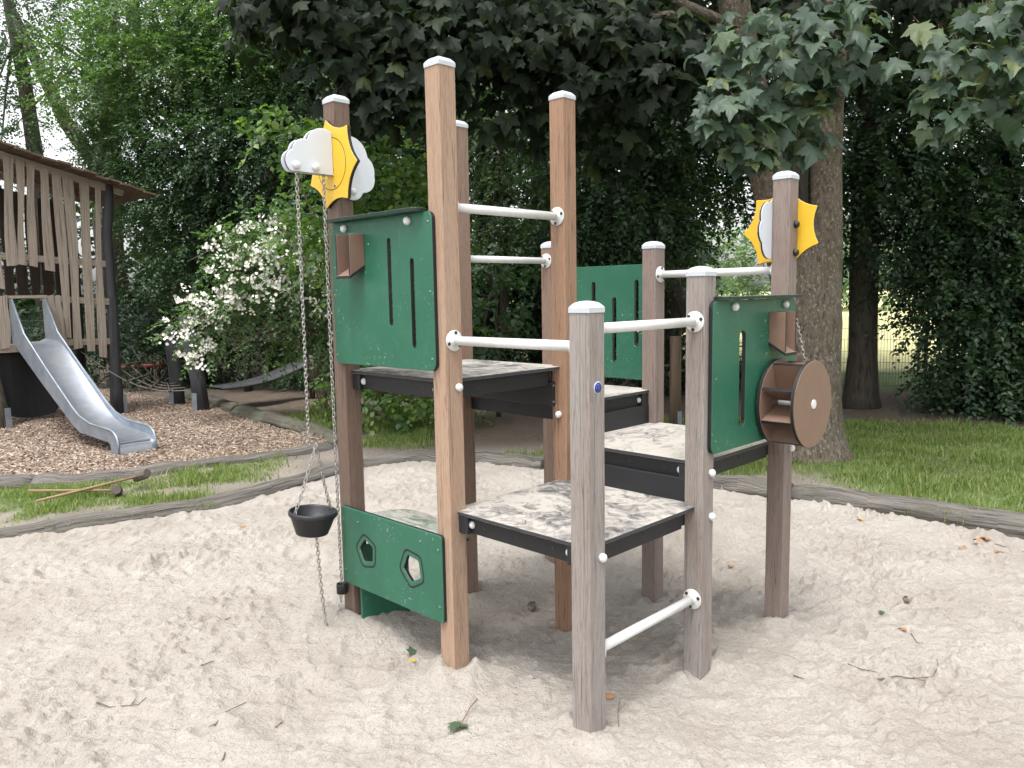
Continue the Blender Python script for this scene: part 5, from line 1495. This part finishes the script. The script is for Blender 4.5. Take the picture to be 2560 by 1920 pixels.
tree('elm', 'fresh green tree arching over the tower roof', (-6.8, 16.6), [([(0, 0, -0.1), (0.05, 0, 2), (0.3, -0.2, 4), (0.6, -0.6, 6.0), (0.6, -0.6, 8)], [0.19, 0.15, 0.12, 0.09, 0.04])],
     [(-6.2, 14.9, 6.0, 1.2, 0.8, 0.6, 609), (-7.4, 15.0, 5.5, 0.9, 0.8, 0.55, 406), (-5.1, 14.9, 5.9, 0.9, 0.7, 0.6, 435), (-6.6, 15.2, 6.9, 1.3, 0.9, 0.7, 580), (-5.2, 15.0, 6.8, 0.9, 0.8, 0.5, 348), (-8.2, 15.4, 6.3, 0.7, 0.7, 0.5, 217)], 'leaf_fresh', 170, leaf=0.085)
tree('elm', 'middle-green tree above and right of the tower roof', (-6.3, 15.8), [ST(6, 0.12, 0.2)],
     [(-5.9, 14.8, 4.7, 1.1, 0.8, 0.7, 609), (-6.6, 15.0, 3.7, 1.1, 0.8, 0.7, 551), (-7.3, 15.3, 4.6, 0.8, 0.7, 0.6, 348), (-5.0, 14.8, 4.9, 0.9, 0.7, 0.6, 377), (-6.2, 15.2, 2.5, 1.0, 0.7, 0.6, 406)], 'leaf_mid', 180, leaf=0.08)
tree('norway_maple', 'mid-green maple between the tower roof and the cloud plates', (-3.4, 17.2), [ST(7, 0.14, 0.2)],
     [(-3.3, 15.9, 6.3, 1.2, 0.8, 0.9, 478), (-4.4, 16.2, 6.2, 1.1, 0.8, 0.9, 406), (-2.4, 16.2, 5.6, 1.0, 0.8, 0.9, 377), (-3.6, 16.2, 8.2, 1.5, 1.0, 0.9, 377), (-2.2, 16.4, 8.3, 1.5, 1.0, 1.0, 348)], 'leaf_mid', 190, nl=10, leaf=0.12, ratio=0.85)
tree('tall_tree', 'tall bare-trunked tree at the upper left corner with sky behind', (-11.0, 22.0), [([(0, 0, -0.1), (-0.1, 0, 4), (0.1, 0, 7), (0.5, 0, 11)], [0.42, 0.36, 0.32, 0.2]), ([(0.0, 0, 5.6), (0.9, 0, 7.6), (1.2, 0, 11)], [0.2, 0.17, 0.1]), ([(0.0, 0, 5.0), (-1.0, 0, 6.6), (-2.2, 0, 9.5)], [0.2, 0.18, 0.12])],
     [(-12.6, 21.4, 8.8, 1.6, 1.2, 0.8, 170), (-10.4, 21.6, 9.4, 1.7, 1.2, 0.8, 190), (-13.2, 21.6, 6.4, 0.9, 0.8, 0.8, 80), (-11.8, 22, 11, 3, 2, 1.2, 260), (-9.2, 21.6, 7.6, 1.0, 0.9, 0.8, 130)], 'leaf_mid', 200, length=0.6, leaf=0.11)
tree('tall_tree', 'slender tree at the far left edge above the tower roof', (-13.4, 22.6), [([(0, 0, -0.1), (0.2, 0, 5), (0.0, 0, 8), (-0.5, 0, 12)], [0.26, 0.22, 0.18, 0.1])],
     [(-13.8, 22, 7.6, 0.8, 0.8, 0.9, 90), (-13.9, 22, 5.6, 0.8, 0.8, 0.8, 80), (-13.2, 22.4, 9.8, 1.5, 1.2, 0.8, 140)], 'leaf_mid', 210, length=0.6, leaf=0.11)
tree('tall_tree', 'pair of thin dark trunks rising behind the left foliage', (-5.6, 20.0), [([(0, 0, -0.1), (0.2, 0, 4), (0.1, 0, 7), (-0.6, 0, 12)], [0.26, 0.22, 0.18, 0.1]), ([(0.9, 0.4, -0.1), (1.0, 0.4, 5), (1.3, 0.4, 12)], [0.2, 0.17, 0.1])],
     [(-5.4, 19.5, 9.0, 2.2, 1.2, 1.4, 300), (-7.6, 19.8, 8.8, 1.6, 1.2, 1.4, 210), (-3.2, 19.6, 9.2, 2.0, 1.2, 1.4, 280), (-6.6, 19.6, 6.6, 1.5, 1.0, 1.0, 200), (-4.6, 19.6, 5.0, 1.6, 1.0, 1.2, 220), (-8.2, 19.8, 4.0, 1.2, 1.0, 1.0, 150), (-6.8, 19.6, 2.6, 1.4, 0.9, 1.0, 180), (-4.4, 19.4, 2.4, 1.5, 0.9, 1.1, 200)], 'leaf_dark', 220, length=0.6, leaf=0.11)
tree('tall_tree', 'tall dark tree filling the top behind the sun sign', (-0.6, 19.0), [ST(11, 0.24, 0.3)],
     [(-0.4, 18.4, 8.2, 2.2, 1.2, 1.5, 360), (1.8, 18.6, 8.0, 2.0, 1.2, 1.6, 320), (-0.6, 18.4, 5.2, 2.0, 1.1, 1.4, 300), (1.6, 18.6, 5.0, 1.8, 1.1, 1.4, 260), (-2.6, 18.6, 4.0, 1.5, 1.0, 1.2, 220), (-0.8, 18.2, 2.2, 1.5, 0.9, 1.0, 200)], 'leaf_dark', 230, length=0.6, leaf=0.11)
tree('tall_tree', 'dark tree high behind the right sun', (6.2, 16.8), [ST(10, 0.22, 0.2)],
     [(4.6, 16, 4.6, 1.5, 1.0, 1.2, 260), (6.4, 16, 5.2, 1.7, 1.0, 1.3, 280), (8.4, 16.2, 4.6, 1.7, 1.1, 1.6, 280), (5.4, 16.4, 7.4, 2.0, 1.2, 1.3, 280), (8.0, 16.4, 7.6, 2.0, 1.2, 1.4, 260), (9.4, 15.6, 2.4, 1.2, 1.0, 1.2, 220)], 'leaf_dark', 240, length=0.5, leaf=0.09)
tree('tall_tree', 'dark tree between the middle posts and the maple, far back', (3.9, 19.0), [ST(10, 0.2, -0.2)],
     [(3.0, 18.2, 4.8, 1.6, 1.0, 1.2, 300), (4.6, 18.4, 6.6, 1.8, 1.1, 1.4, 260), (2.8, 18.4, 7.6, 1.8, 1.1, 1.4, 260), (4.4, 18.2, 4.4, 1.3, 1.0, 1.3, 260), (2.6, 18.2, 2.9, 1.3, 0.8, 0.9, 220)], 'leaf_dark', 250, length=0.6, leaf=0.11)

# --- hazel bush behind the bucket hoist
hz = empty('hazel_bush', (-1.9, 10.6, 0), 0, 'bright green hazel bush behind the bucket hoist post', 'bush', 'shrubs at the edge of the wood')
for k, (x, y, z) in enumerate([(-0.9, -0.3, 3.5), (-0.3, -0.2, 3.9), (0.4, -0.3, 3.4), (0.9, -0.1, 2.8), (-0.2, -0.4, 2.6)]):
    MB().tube([(0.1 * k - 0.2, 0, -0.05), (x * 0.35, y * 0.4, z * 0.45), (x * 0.7, y * 0.8, z * 0.8), (x, y, z)], [0.03, 0.024, 0.016, 0.006], 7, 0, False, 0.05, k).build('stem', 'bark_twig', hz)
hl = [(-0.75, -0.75, 3.75, 0.55, 0.4, 0.28, 40), (0.35, -0.85, 3.25, 0.65, 0.4, 0.45, 80), (-0.1, -0.75, 3.55, 0.5, 0.4, 0.35, 50), (0.75, -0.85, 2.75, 0.6, 0.4, 0.5, 80), (0.0, -0.75, 2.7, 0.6, 0.45, 0.5, 80), (0.55, -0.7, 2.0, 0.7, 0.45, 0.55, 85), (-0.6, -0.6, 2.4, 0.5, 0.4, 0.4, 50),
      (0.65, -0.6, 1.15, 0.75, 0.45, 0.5, 90), (0.2, -0.5, 0.6, 0.7, 0.5, 0.4, 80), (1.0, -0.5, 0.5, 0.5, 0.4, 0.35, 60), (-0.25, -0.8, 4.45, 0.08, 0.08, 0.12, 3)]
crown('foliage', hz, 'leaf_hazel', hl, 300, nl=9, length=0.36, leaf=0.105, ratio=0.8, shell=0.3)
# single leaves nearest the camera
r = np.random.default_rng(301)
oval = np.array([(0, 0), (0.26, 0.18), (0.40, 0.45), (0.33, 0.72), (0.12, 0.92), (0, 1.05), (-0.12, 0.92), (-0.33, 0.72), (-0.40, 0.45), (-0.26, 0.18)])
ov3 = np.stack([np.append(0, oval[:, 0]), np.append(0.5, oval[:, 1]), np.append(0, 0.22 * np.abs(oval[:, 0]) - 0.18 * (oval[:, 1] - 0.5) ** 2)], 1)
ovt = np.array([[0, 1 + k, 1 + (k + 1) % 10] for k in range(10)])
hm = fast_mesh('leaf', ov3, ovt, 'leaf_hazel')
P, D = lump_points([(-0.78, -1.05, 3.78, 0.50, 0.25, 0.25, 60), (0.40, -1.15, 3.35, 0.65, 0.25, 0.45, 110), (0.70, -1.15, 2.80, 0.55, 0.25, 0.45, 70), (-0.25, -1.05, 4.42, 0.10, 0.10, 0.14, 7)], r, 0.2)
for p_, d_ in zip(P, D):
    ld = Vector(unit(np.array([d_[0] * 0.7, -0.35, -0.55]) + r.normal(size=3) * 0.4)); nn = Vector(unit(np.array([0, -0.6, 0.8]) + r.normal(size=3) * 0.35))
    sd_ = ld.cross(nn).normalized(); nn = sd_.cross(ld); sz = 0.095 * r.uniform(0.6, 1.2)
    o = link('leaf', hm, hz)
    o.matrix_local = Matrix(((sd_.x * sz, ld.x * sz, nn.x * sz, p_[0]), (sd_.y * sz, ld.y * sz, nn.y * sz, p_[1]), (sd_.z * sz, ld.z * sz, nn.z * sz, p_[2]), (0, 0, 0, 1)))

# --- the white flowering bush (mock orange)
JX, JY = -2.9, 11.9
jz = empty('flowering_bush', (JX, JY, 0), 0, 'mock orange bush covered with white flowers left of the hoist', 'bush', 'shrubs at the edge of the wood')
arch = []
jr = random.Random(4)
for k in range(16):
    a = R(150 + 240 * k / 15); reach = jr.uniform(0.9, 1.7)
    ex, ey, ez = math.cos(a) * reach - 0.25, math.sin(a) * reach * 0.55 - 0.5, jr.uniform(0.9, 2.6)
    pth = [Vector((jr.uniform(-0.15, 0.4), jr.uniform(-0.1, 0.2), -0.05)), Vector((ex * 0.25, ey * 0.25, ez * 0.75 + 0.3)), Vector((ex * 0.65, ey * 0.65, ez * 1.08 + 0.15)), Vector((ex, ey, ez))]
    arch.append(pth)
    MB().tube(pth, [0.016, 0.012, 0.008, 0.003], 6, 0, False, 0.05, k).build('stem', 'bark_twig', jz)
jl = [(-1.75, -0.7, 1.35, 0.3, 0.2, 0.22, 24), (-1.0, -0.85, 1.8, 0.35, 0.25, 0.28, 36), (-0.45, -0.95, 2.73, 0.55, 0.35, 0.345, 75), (-0.55, -0.95, 2.23, 0.7, 0.4, 0.402, 112), (0.15, -0.9, 2.48, 0.6, 0.4, 0.46, 100), (-0.2, -0.85, 1.88, 0.65, 0.4, 0.402, 87), (-1.15, -0.85, 1.58, 0.5, 0.3, 0.322, 62), (-1.45, -0.75, 1.05, 0.3, 0.25, 0.22, 32), (0.5, -0.8, 2.03, 0.5, 0.35, 0.575, 87), (0.15, -0.75, 1.43, 0.6, 0.35, 0.345, 75), (-0.5, -0.7, 1.05, 0.5, 0.3, 0.25, 45), (0.55, -0.7, 1.0, 0.5, 0.3, 0.4, 62), (0.35, -0.8, 3.03, 0.45, 0.3, 0.345, 50), (-0.35, -0.9, 3.13, 0.12, 0.12, 0.172, 7), (-1.2, -0.8, 2.48, 0.35, 0.2, 0.138, 12)]
crown('foliage', jz, 'leaf_jasmine', jl, 310, nl=11, length=0.34, leaf=0.078, ratio=0.62, shell=0.3)
# flower clusters: several four-petalled blossoms each
def blossom_mesh(seed):
    r = np.random.default_rng(seed); V, F = [], []
    for b in range(9):
        c = r.normal(size=3) * np.array([0.030, 0.022, 0.028]); n = unit(np.array([r.normal() * 0.6, -0.8, 0.5 + r.normal() * 0.4])); u = unit(np.cross(n, [0.2, 0.1, 1.0])); v = np.cross(n, u); rot = r.uniform(0, 1.57)
        for p in range(4):
            a = rot + p * math.pi / 2; d = u * math.cos(a) + v * math.sin(a); s = np.cross(n, d)
            o = len(V); R_ = 0.017 * r.uniform(0.8, 1.2)
            V += [c, c + d * R_ * 0.6 + s * R_ * 0.62 + n * 0.003, c + d * R_ * 1.05 + n * 0.005, c + d * R_ * 0.6 - s * R_ * 0.62 + n * 0.003]
            F += [(o, o + 1, o + 2), (o, o + 2, o + 3)]
    return fast_mesh('flower_cluster', np.array(V), np.array(F), 'flower_white')
bm_ = [blossom_mesh(k) for k in range(6)]
r = np.random.default_rng(320)
P, D = lump_points([(-1.75, -0.8, 1.35, 0.287, 0.15, 0.2, 11), (-1.0, -1.0, 1.75, 0.345, 0.2, 0.25, 14), (0.45, -1.1, 2.2, 0.4, 0.25, 0.4, 26), (0.55, -1.05, 1.5, 0.4, 0.25, 0.4, 22), (-0.45, -1.15, 2.63, 0.575, 0.25, 0.322, 26), (-0.6, -1.2, 2.18, 0.782, 0.25, 0.402, 63), (0.1, -1.2, 2.38, 0.69, 0.25, 0.437, 45), (-0.2, -1.1, 1.83, 0.747, 0.25, 0.38, 41), (-1.15, -1.05, 1.56, 0.552, 0.2, 0.299, 30), (-1.48, -0.95, 1.02, 0.299, 0.15, 0.22, 24), (0.5, -1.05, 2.03, 0.517, 0.25, 0.517, 36), (0.15, -1.0, 1.12, 0.69, 0.25, 0.28, 22), (-0.55, -0.95, 1.02, 0.552, 0.2, 0.24, 18)], r, 0.3)
for p_ in P[:300]:
    o = link('flower_cluster', bm_[int(r.integers(0, 6))], jz)
    o['kind'] = 'stuff'
    o.location = p_; o.rotation_euler = (r.normal() * 0.3, r.normal() * 0.4, r.normal() * 0.5); o.scale = (r.uniform(0.8, 1.65),) * 3

# --- low shrubs
def shrub(label, base, lumps, mat, seed, **kw):
    e = empty('shrub', (base[0], base[1], 0), 0, label, 'shrub', 'shrubs at the edge of the wood')
    MB().tube([(0, 0, -0.05), (0.05, 0, 0.3), (0.1, 0, 0.6)], [0.03, 0.02, 0.008], 6).build('stem', 'bark_twig', e)
    crown('foliage', e, mat, lumps, seed, **kw)
    return e
shrub('low green shrub beyond the hanging mat', (-3.2, 15.0), [(0, 0, 0.45, 1.4, 0.7, 0.45, 360), (-1.0, 0.3, 0.4, 0.9, 0.6, 0.4, 200)], 'leaf_mid', 400, leaf=0.06)
shrub('dark shrub under the high platform, behind the sand', (-0.3, 13.0), [(-0.3, 0, 0.55, 0.9, 0.6, 0.5, 260), (0.7, 0.2, 0.5, 0.7, 0.5, 0.5, 200)], 'leaf_dark', 410)
shrub('shaded shrub by the left tower post', (-7.6, 15.6), [(0, 0, 0.8, 1.2, 0.7, 0.8, 300), (1.4, 0.4, 0.7, 0.9, 0.6, 0.7, 200)], 'leaf_dark', 420)
shrub('thicket between the rung post and the maple', (2.6, 13.4), [(0, 0, 0.5, 0.8, 0.5, 0.5, 200), (0.9, 0.4, 0.5, 0.7, 0.5, 0.45, 160)], 'leaf_dark', 440)
shrub('thicket behind the far left of the rope net', (-9.6, 17.5), [(0, 0, 1.2, 1.6, 0.9, 1.2, 340), (2.2, 0.6, 1.0, 1.4, 0.8, 1.0, 280)], 'leaf_dark', 450)

# --- far woods closing the view, each reads as one mass
def far_wood(label, x0, x1, y0, y1, h0, h1, n, ns, mat, seed, gap=None, leaf=0.36):
    r = np.random.default_rng(seed); lm_ = []
    for k in range(n):
        x = x0 + (x1 - x0) * k / (n - 1) + r.uniform(-1, 1); hh = r.uniform(h0, h1)
        if gap and gap[0] < x < gap[1]: hh *= 0.3
        lm_.append((x, r.uniform(y0, y1), hh * 0.5, 2.6, 1.6, hh * 0.55, ns))
    P, D = lump_points(lm_, r, 0.5)
    V, F = sprays(P, D, r, 7, 0.9, leaf, 0.8)
    tag(link('far_wood', fast_mesh('far_wood', V, F, mat)), label, 'wood', kind='stuff')
far_wood('shaded wood far behind the left trees', -24, 5, 25, 29, 5.0, 7.5, 22, 260, 'leaf_dark', 500, (-17.5, -14.0), 0.30)
far_wood('pale far trees beyond the field on the right', 8, 44, 58, 66, 6.0, 9.5, 20, 170, 'leaf_far', 501)

# --- unseen canopy added over the wood to keep its interior dark
for lab, x, y, lumps in (('added high crown shading the wood over the left trees', -5.5, 18.5, [(-8, 17.5, 10.5, 3.0, 2.2, 1.2, 420), (-4, 17.0, 10.8, 3.0, 2.2, 1.2, 460), (-5.5, 21, 12, 4, 2.4, 1.4, 420)]),
                         ('added high crown shading the wood behind the middle posts', 0.6, 17.0, [(-0.5, 15.5, 10.2, 2.6, 2.4, 1.1, 460), (2.5, 16.0, 10.0, 2.8, 2.4, 1.2, 460), (1, 19.5, 11.5, 3.6, 2.4, 1.4, 400)]),
                         ('added high crown shading the wood over the right fence', 8.8, 14.6, [(4.5, 13.2, 9.0, 2.6, 2.2, 1.0, 440), (8.0, 12.6, 8.2, 2.8, 2.4, 1.1, 480), (6.8, 16.0, 10.6, 3.4, 2.2, 1.3, 380)])):
    tree('tall_tree', lab, (x, y), [ST(10.5, 0.2, 0.2)], lumps, 'leaf_dark', 600 + int(x * 3), nl=9, length=0.7, leaf=0.24, ratio=0.75)

# --- wire fences
def fence(a, b, h, label, posts_at):
    a, b = Vector(a), Vector(b); d = (b - a); Ln = d.length; d.normalize(); s = d.cross(EZ)
    e = empty('wire_fence', a, 0, label, 'fence')
    V, F = [], []
    def bar_(p, q, w1, w2):
        o = len(V); t = (q - p).normalized(); x = s * w1; y = t.cross(s) * w2
        V.extend([p - x - y, p + x - y, p + x + y, p - x + y, q - x - y, q + x - y, q + x + y, q - x + y])
        F.extend([(o, o + 1, o + 5, o + 4), (o + 1, o + 2, o + 6, o + 5), (o + 2, o + 3, o + 7, o + 6), (o + 3, o, o + 4, o + 7)])
    k = 0.0
    while k < Ln: bar_(d * k, d * k + EZ * h, 0.0025, 0.0025); k += 0.05
    z = 0.05
    while z < h: bar_(EZ * z, d * Ln + EZ * z, 0.003, 0.003); z += 0.2
    link('wire_mesh', fast_mesh('wire_mesh', np.array([tuple(q) for q in V]), np.array(F), 'fence_wire'), e, 'stuff')
    for p in posts_at: MB().box(d * (Ln * p) + EZ * (h / 2), (0.05, 0.05, h + 0.05), (d, s, EZ)).build('post', 'fence_wire', e)
fence((3.6, 14.2, 0), (11.5, 12.6, 0), 1.25, 'green wire fence between the wood and the pale field on the right', (0.15, 0.45, 0.75))
fence((-13.5, 21.5, 0), (-5.2, 20.5, 0), 1.4, 'green wire fence among the trees on the far left', (0.1, 0.4, 0.7))

# ------------------------------------------------------------------ litter on the sand
def twig(pts, r0, label, side=None):
    P = [Vector((x, y, sand_at(x, y) + 0.004)) for x, y in pts]
    e = empty('twig', P[0], 0, label, 'twig', 'twigs lying on the sand')
    r0 *= 0.62
    MB().tube([p - P[0] for p in P], [r0 * (1 - 0.6 * i / (len(P) - 1)) for i in range(len(P))], 6, 0, True, 0.05, 1).build('stem', 'bark_twig', e)
    if side:
        Q = [Vector((x, y, sand_at(x, y) + 0.010)) for x, y in side]
        MB().tube([p - P[0] for p in Q], [r0 * 0.7 * (1 - 0.6 * i / (len(Q) - 1)) for i in range(len(Q))], 6, 0, True, 0.05, 2).build('side_shoot', 'bark_twig', e)
twig([(-1.818, 3.209), (-1.749, 3.182), (-1.667, 3.168), (-1.626, 3.184), (-1.616, 3.238)], 0.005, 'forked twig on the sand near the lower left corner', [(-1.651, 3.179), (-1.661, 3.246)])
twig([(-1.255, 3.058), (-1.231, 3.125), (-1.177, 3.217)], 0.005, 'bent twig on the sand, right of the forked one', [(-1.255, 3.058), (-1.27, 3.03)])
twig([(-1.538, 3.974), (-1.489, 4.008)], 0.006, 'short dark stick on the sand below the left edging log')
twig([(-1.485, 3.506), (-1.435, 3.537)], 0.006, 'short dark stick above the bent twig on the left sand')
twig([(-0.989, 3.017), (-0.972, 3.06)], 0.006, 'stubby stick on the sand between the bent twig and the green leaf')
twig([(-1.12, 2.786), (-1.126, 2.829)], 0.006, 'upright-looking stub of wood at the bottom edge of the sand')
twig([(0.396, 2.902), (0.408, 3.018), (0.435, 3.141)], 0.004, 'thin root-like twig right of the front grey post', [(0.408, 3.018), (0.455, 3.10)])
twig([(0.072, 3.341), (0.14, 3.267)], 0.004, 'straight thin stick just left of the front grey post')
twig([(1.537, 3.509), (1.591, 3.454), (1.644, 3.396)], 0.005, 'straight twig slanting down on the right sand')
twig([(1.601, 3.303), (1.705, 3.346), (1.773, 3.333), (1.865, 3.34), (1.927, 3.406), (1.958, 3.476)], 0.005, 'long crooked twig on the lower right sand', [(1.773, 3.333), (1.80, 3.30), (1.86, 3.31)])
twig([(1.979, 3.755), (1.966, 3.674), (1.986, 3.646)], 0.004, 'curved twig beside the dry leaf on the right sand')
twig([(1.257, 3.382), (1.287, 3.341)], 0.007, 'dark piece of bark right of the grey-brown middle post')
twig([(3.30, 5.22), (3.42, 5.08), (3.46, 4.98)], 0.005, 'dark twig among the brown leaves by the right log')
def fallen(x, y, size, rot, mesh, label, cat='leaf', tilt=0.25, stalk=None):
    e = empty('fallen_leaf', (x, y, sand_at(x, y) + 0.012), 0, label, cat, 'leaves fallen on the sand')
    o = link('blade', mesh, e)
    o.rotation_euler = (tilt, tilt * 0.5, R(rot)); o.scale = (size,) * 3
    if stalk: MB().tube([(0, 0, 0.004), (stalk[0] * 0.5, stalk[1] * 0.5, 0.02), (stalk[0], stalk[1], 0.012)], 0.0022, 5).build('stalk', 'leaf_stalk', e)
curl = [leaf_shape(0.9, 0.5), leaf_shape(1.2, 0.8)]
dl = [fast_mesh('blade', s, LT, 'dry_leaf') for s in curl]; gl = fast_mesh('blade', leaf_shape(0.5, 0.35), LT, 'fallen_leaf_green')
plain('yellow_leaf', (0.45, 0.30, 0.06), 0.6, var=0.3)
yl = fast_mesh('blade', leaf_shape(0.6, 0.4), LT, 'yellow_leaf')
fallen(-0.225, 2.985, 0.085, 150, gl, 'green maple leaf lying on the sand in front of the structure', stalk=(0.055, 0.165))
fallen(-0.503, 3.609, 0.055, 40, gl, 'small curled green leaf left of the tall pale post', tilt=0.7)
fallen(-0.483, 3.535, 0.04, 80, yl, 'small yellow leaf beside the curled green one')
fallen(0.392, 3.125, 0.05, 20, dl[0], 'crumpled brown leaf right behind the front grey post')
fallen(1.978, 3.80, 0.05, 60, dl[1], 'crumpled brown leaf in the middle of the right sand')
fallen(3.33, 5.30, 0.10, 70, dl[0], 'largest of the brown leaves against the right log')
fallen(3.20, 5.22, 0.06, 10, dl[1], 'brown leaf left in the pile against the right log')
fallen(3.27, 5.10, 0.06, 110, dl[0], 'lowest brown leaf of the pile against the right log')
fallen(2.981, 5.08, 0.055, 200, dl[1], 'single orange-brown leaf left of the leaf pile')
fallen(1.988, 4.066, 0.035, 30, gl, 'tiny dark green leaf scrap on the right sand')
fallen(1.399, 4.876, 0.04, 30, dl[1], 'dark leaf scrap right of the grey-brown post')
fallen(2.66, 5.82, 0.05, 30, yl, 'yellow-green leaf close under the right log')
fallen(-2.05, 5.75, 0.05, 30, dl[0], 'brown leaf on the sand below the cracked left log')
def cone(x, y, s, label):
    e = empty('pine_cone', (x, y, sand_at(x, y) + 0.012), R(30), label, 'pine cone', 'pine cones on the sand')
    MB().lathe([(0.0, -0.02), (0.012, -0.018), (0.016, -0.004), (0.012, 0.012), (0.0, 0.022)], 10, (0, 0, 0), (1, 0.3, 0.2)).build('core', 'bark_twig', e).scale = (s,) * 3
    sm = MB().add([(0, 0, 0), (0.008, 0.004, 0.010), (0.008, -0.004, 0.010), (0.012, 0, 0.013)], [(0, 2, 1), (1, 2, 3), (0, 1, 3), (0, 3, 2)]).build('scale', 'head_wood', e)
    meh = sm.data; bpy.data.objects.remove(sm)
    for k in range(34):
        a = k * 2.4; z = -0.018 + 0.036 * k / 33; r_ = 0.017 * math.sqrt(max(0.05, 1 - (z / 0.024) ** 2))
        o = link('scale', meh, e); o.location = Vector((z, r_ * math.cos(a), r_ * math.sin(a))) * s
        o.rotation_euler = Vector((0.5, math.cos(a), math.sin(a))).to_track_quat('X', 'Z').to_euler(); o.scale = (s,) * 3
cone(0.095, 4.251, 1.25, 'dark pine cone on the sand under the lowest platform')
cone(2.177, 4.194, 0.8, 'small pine cone on the right sand')
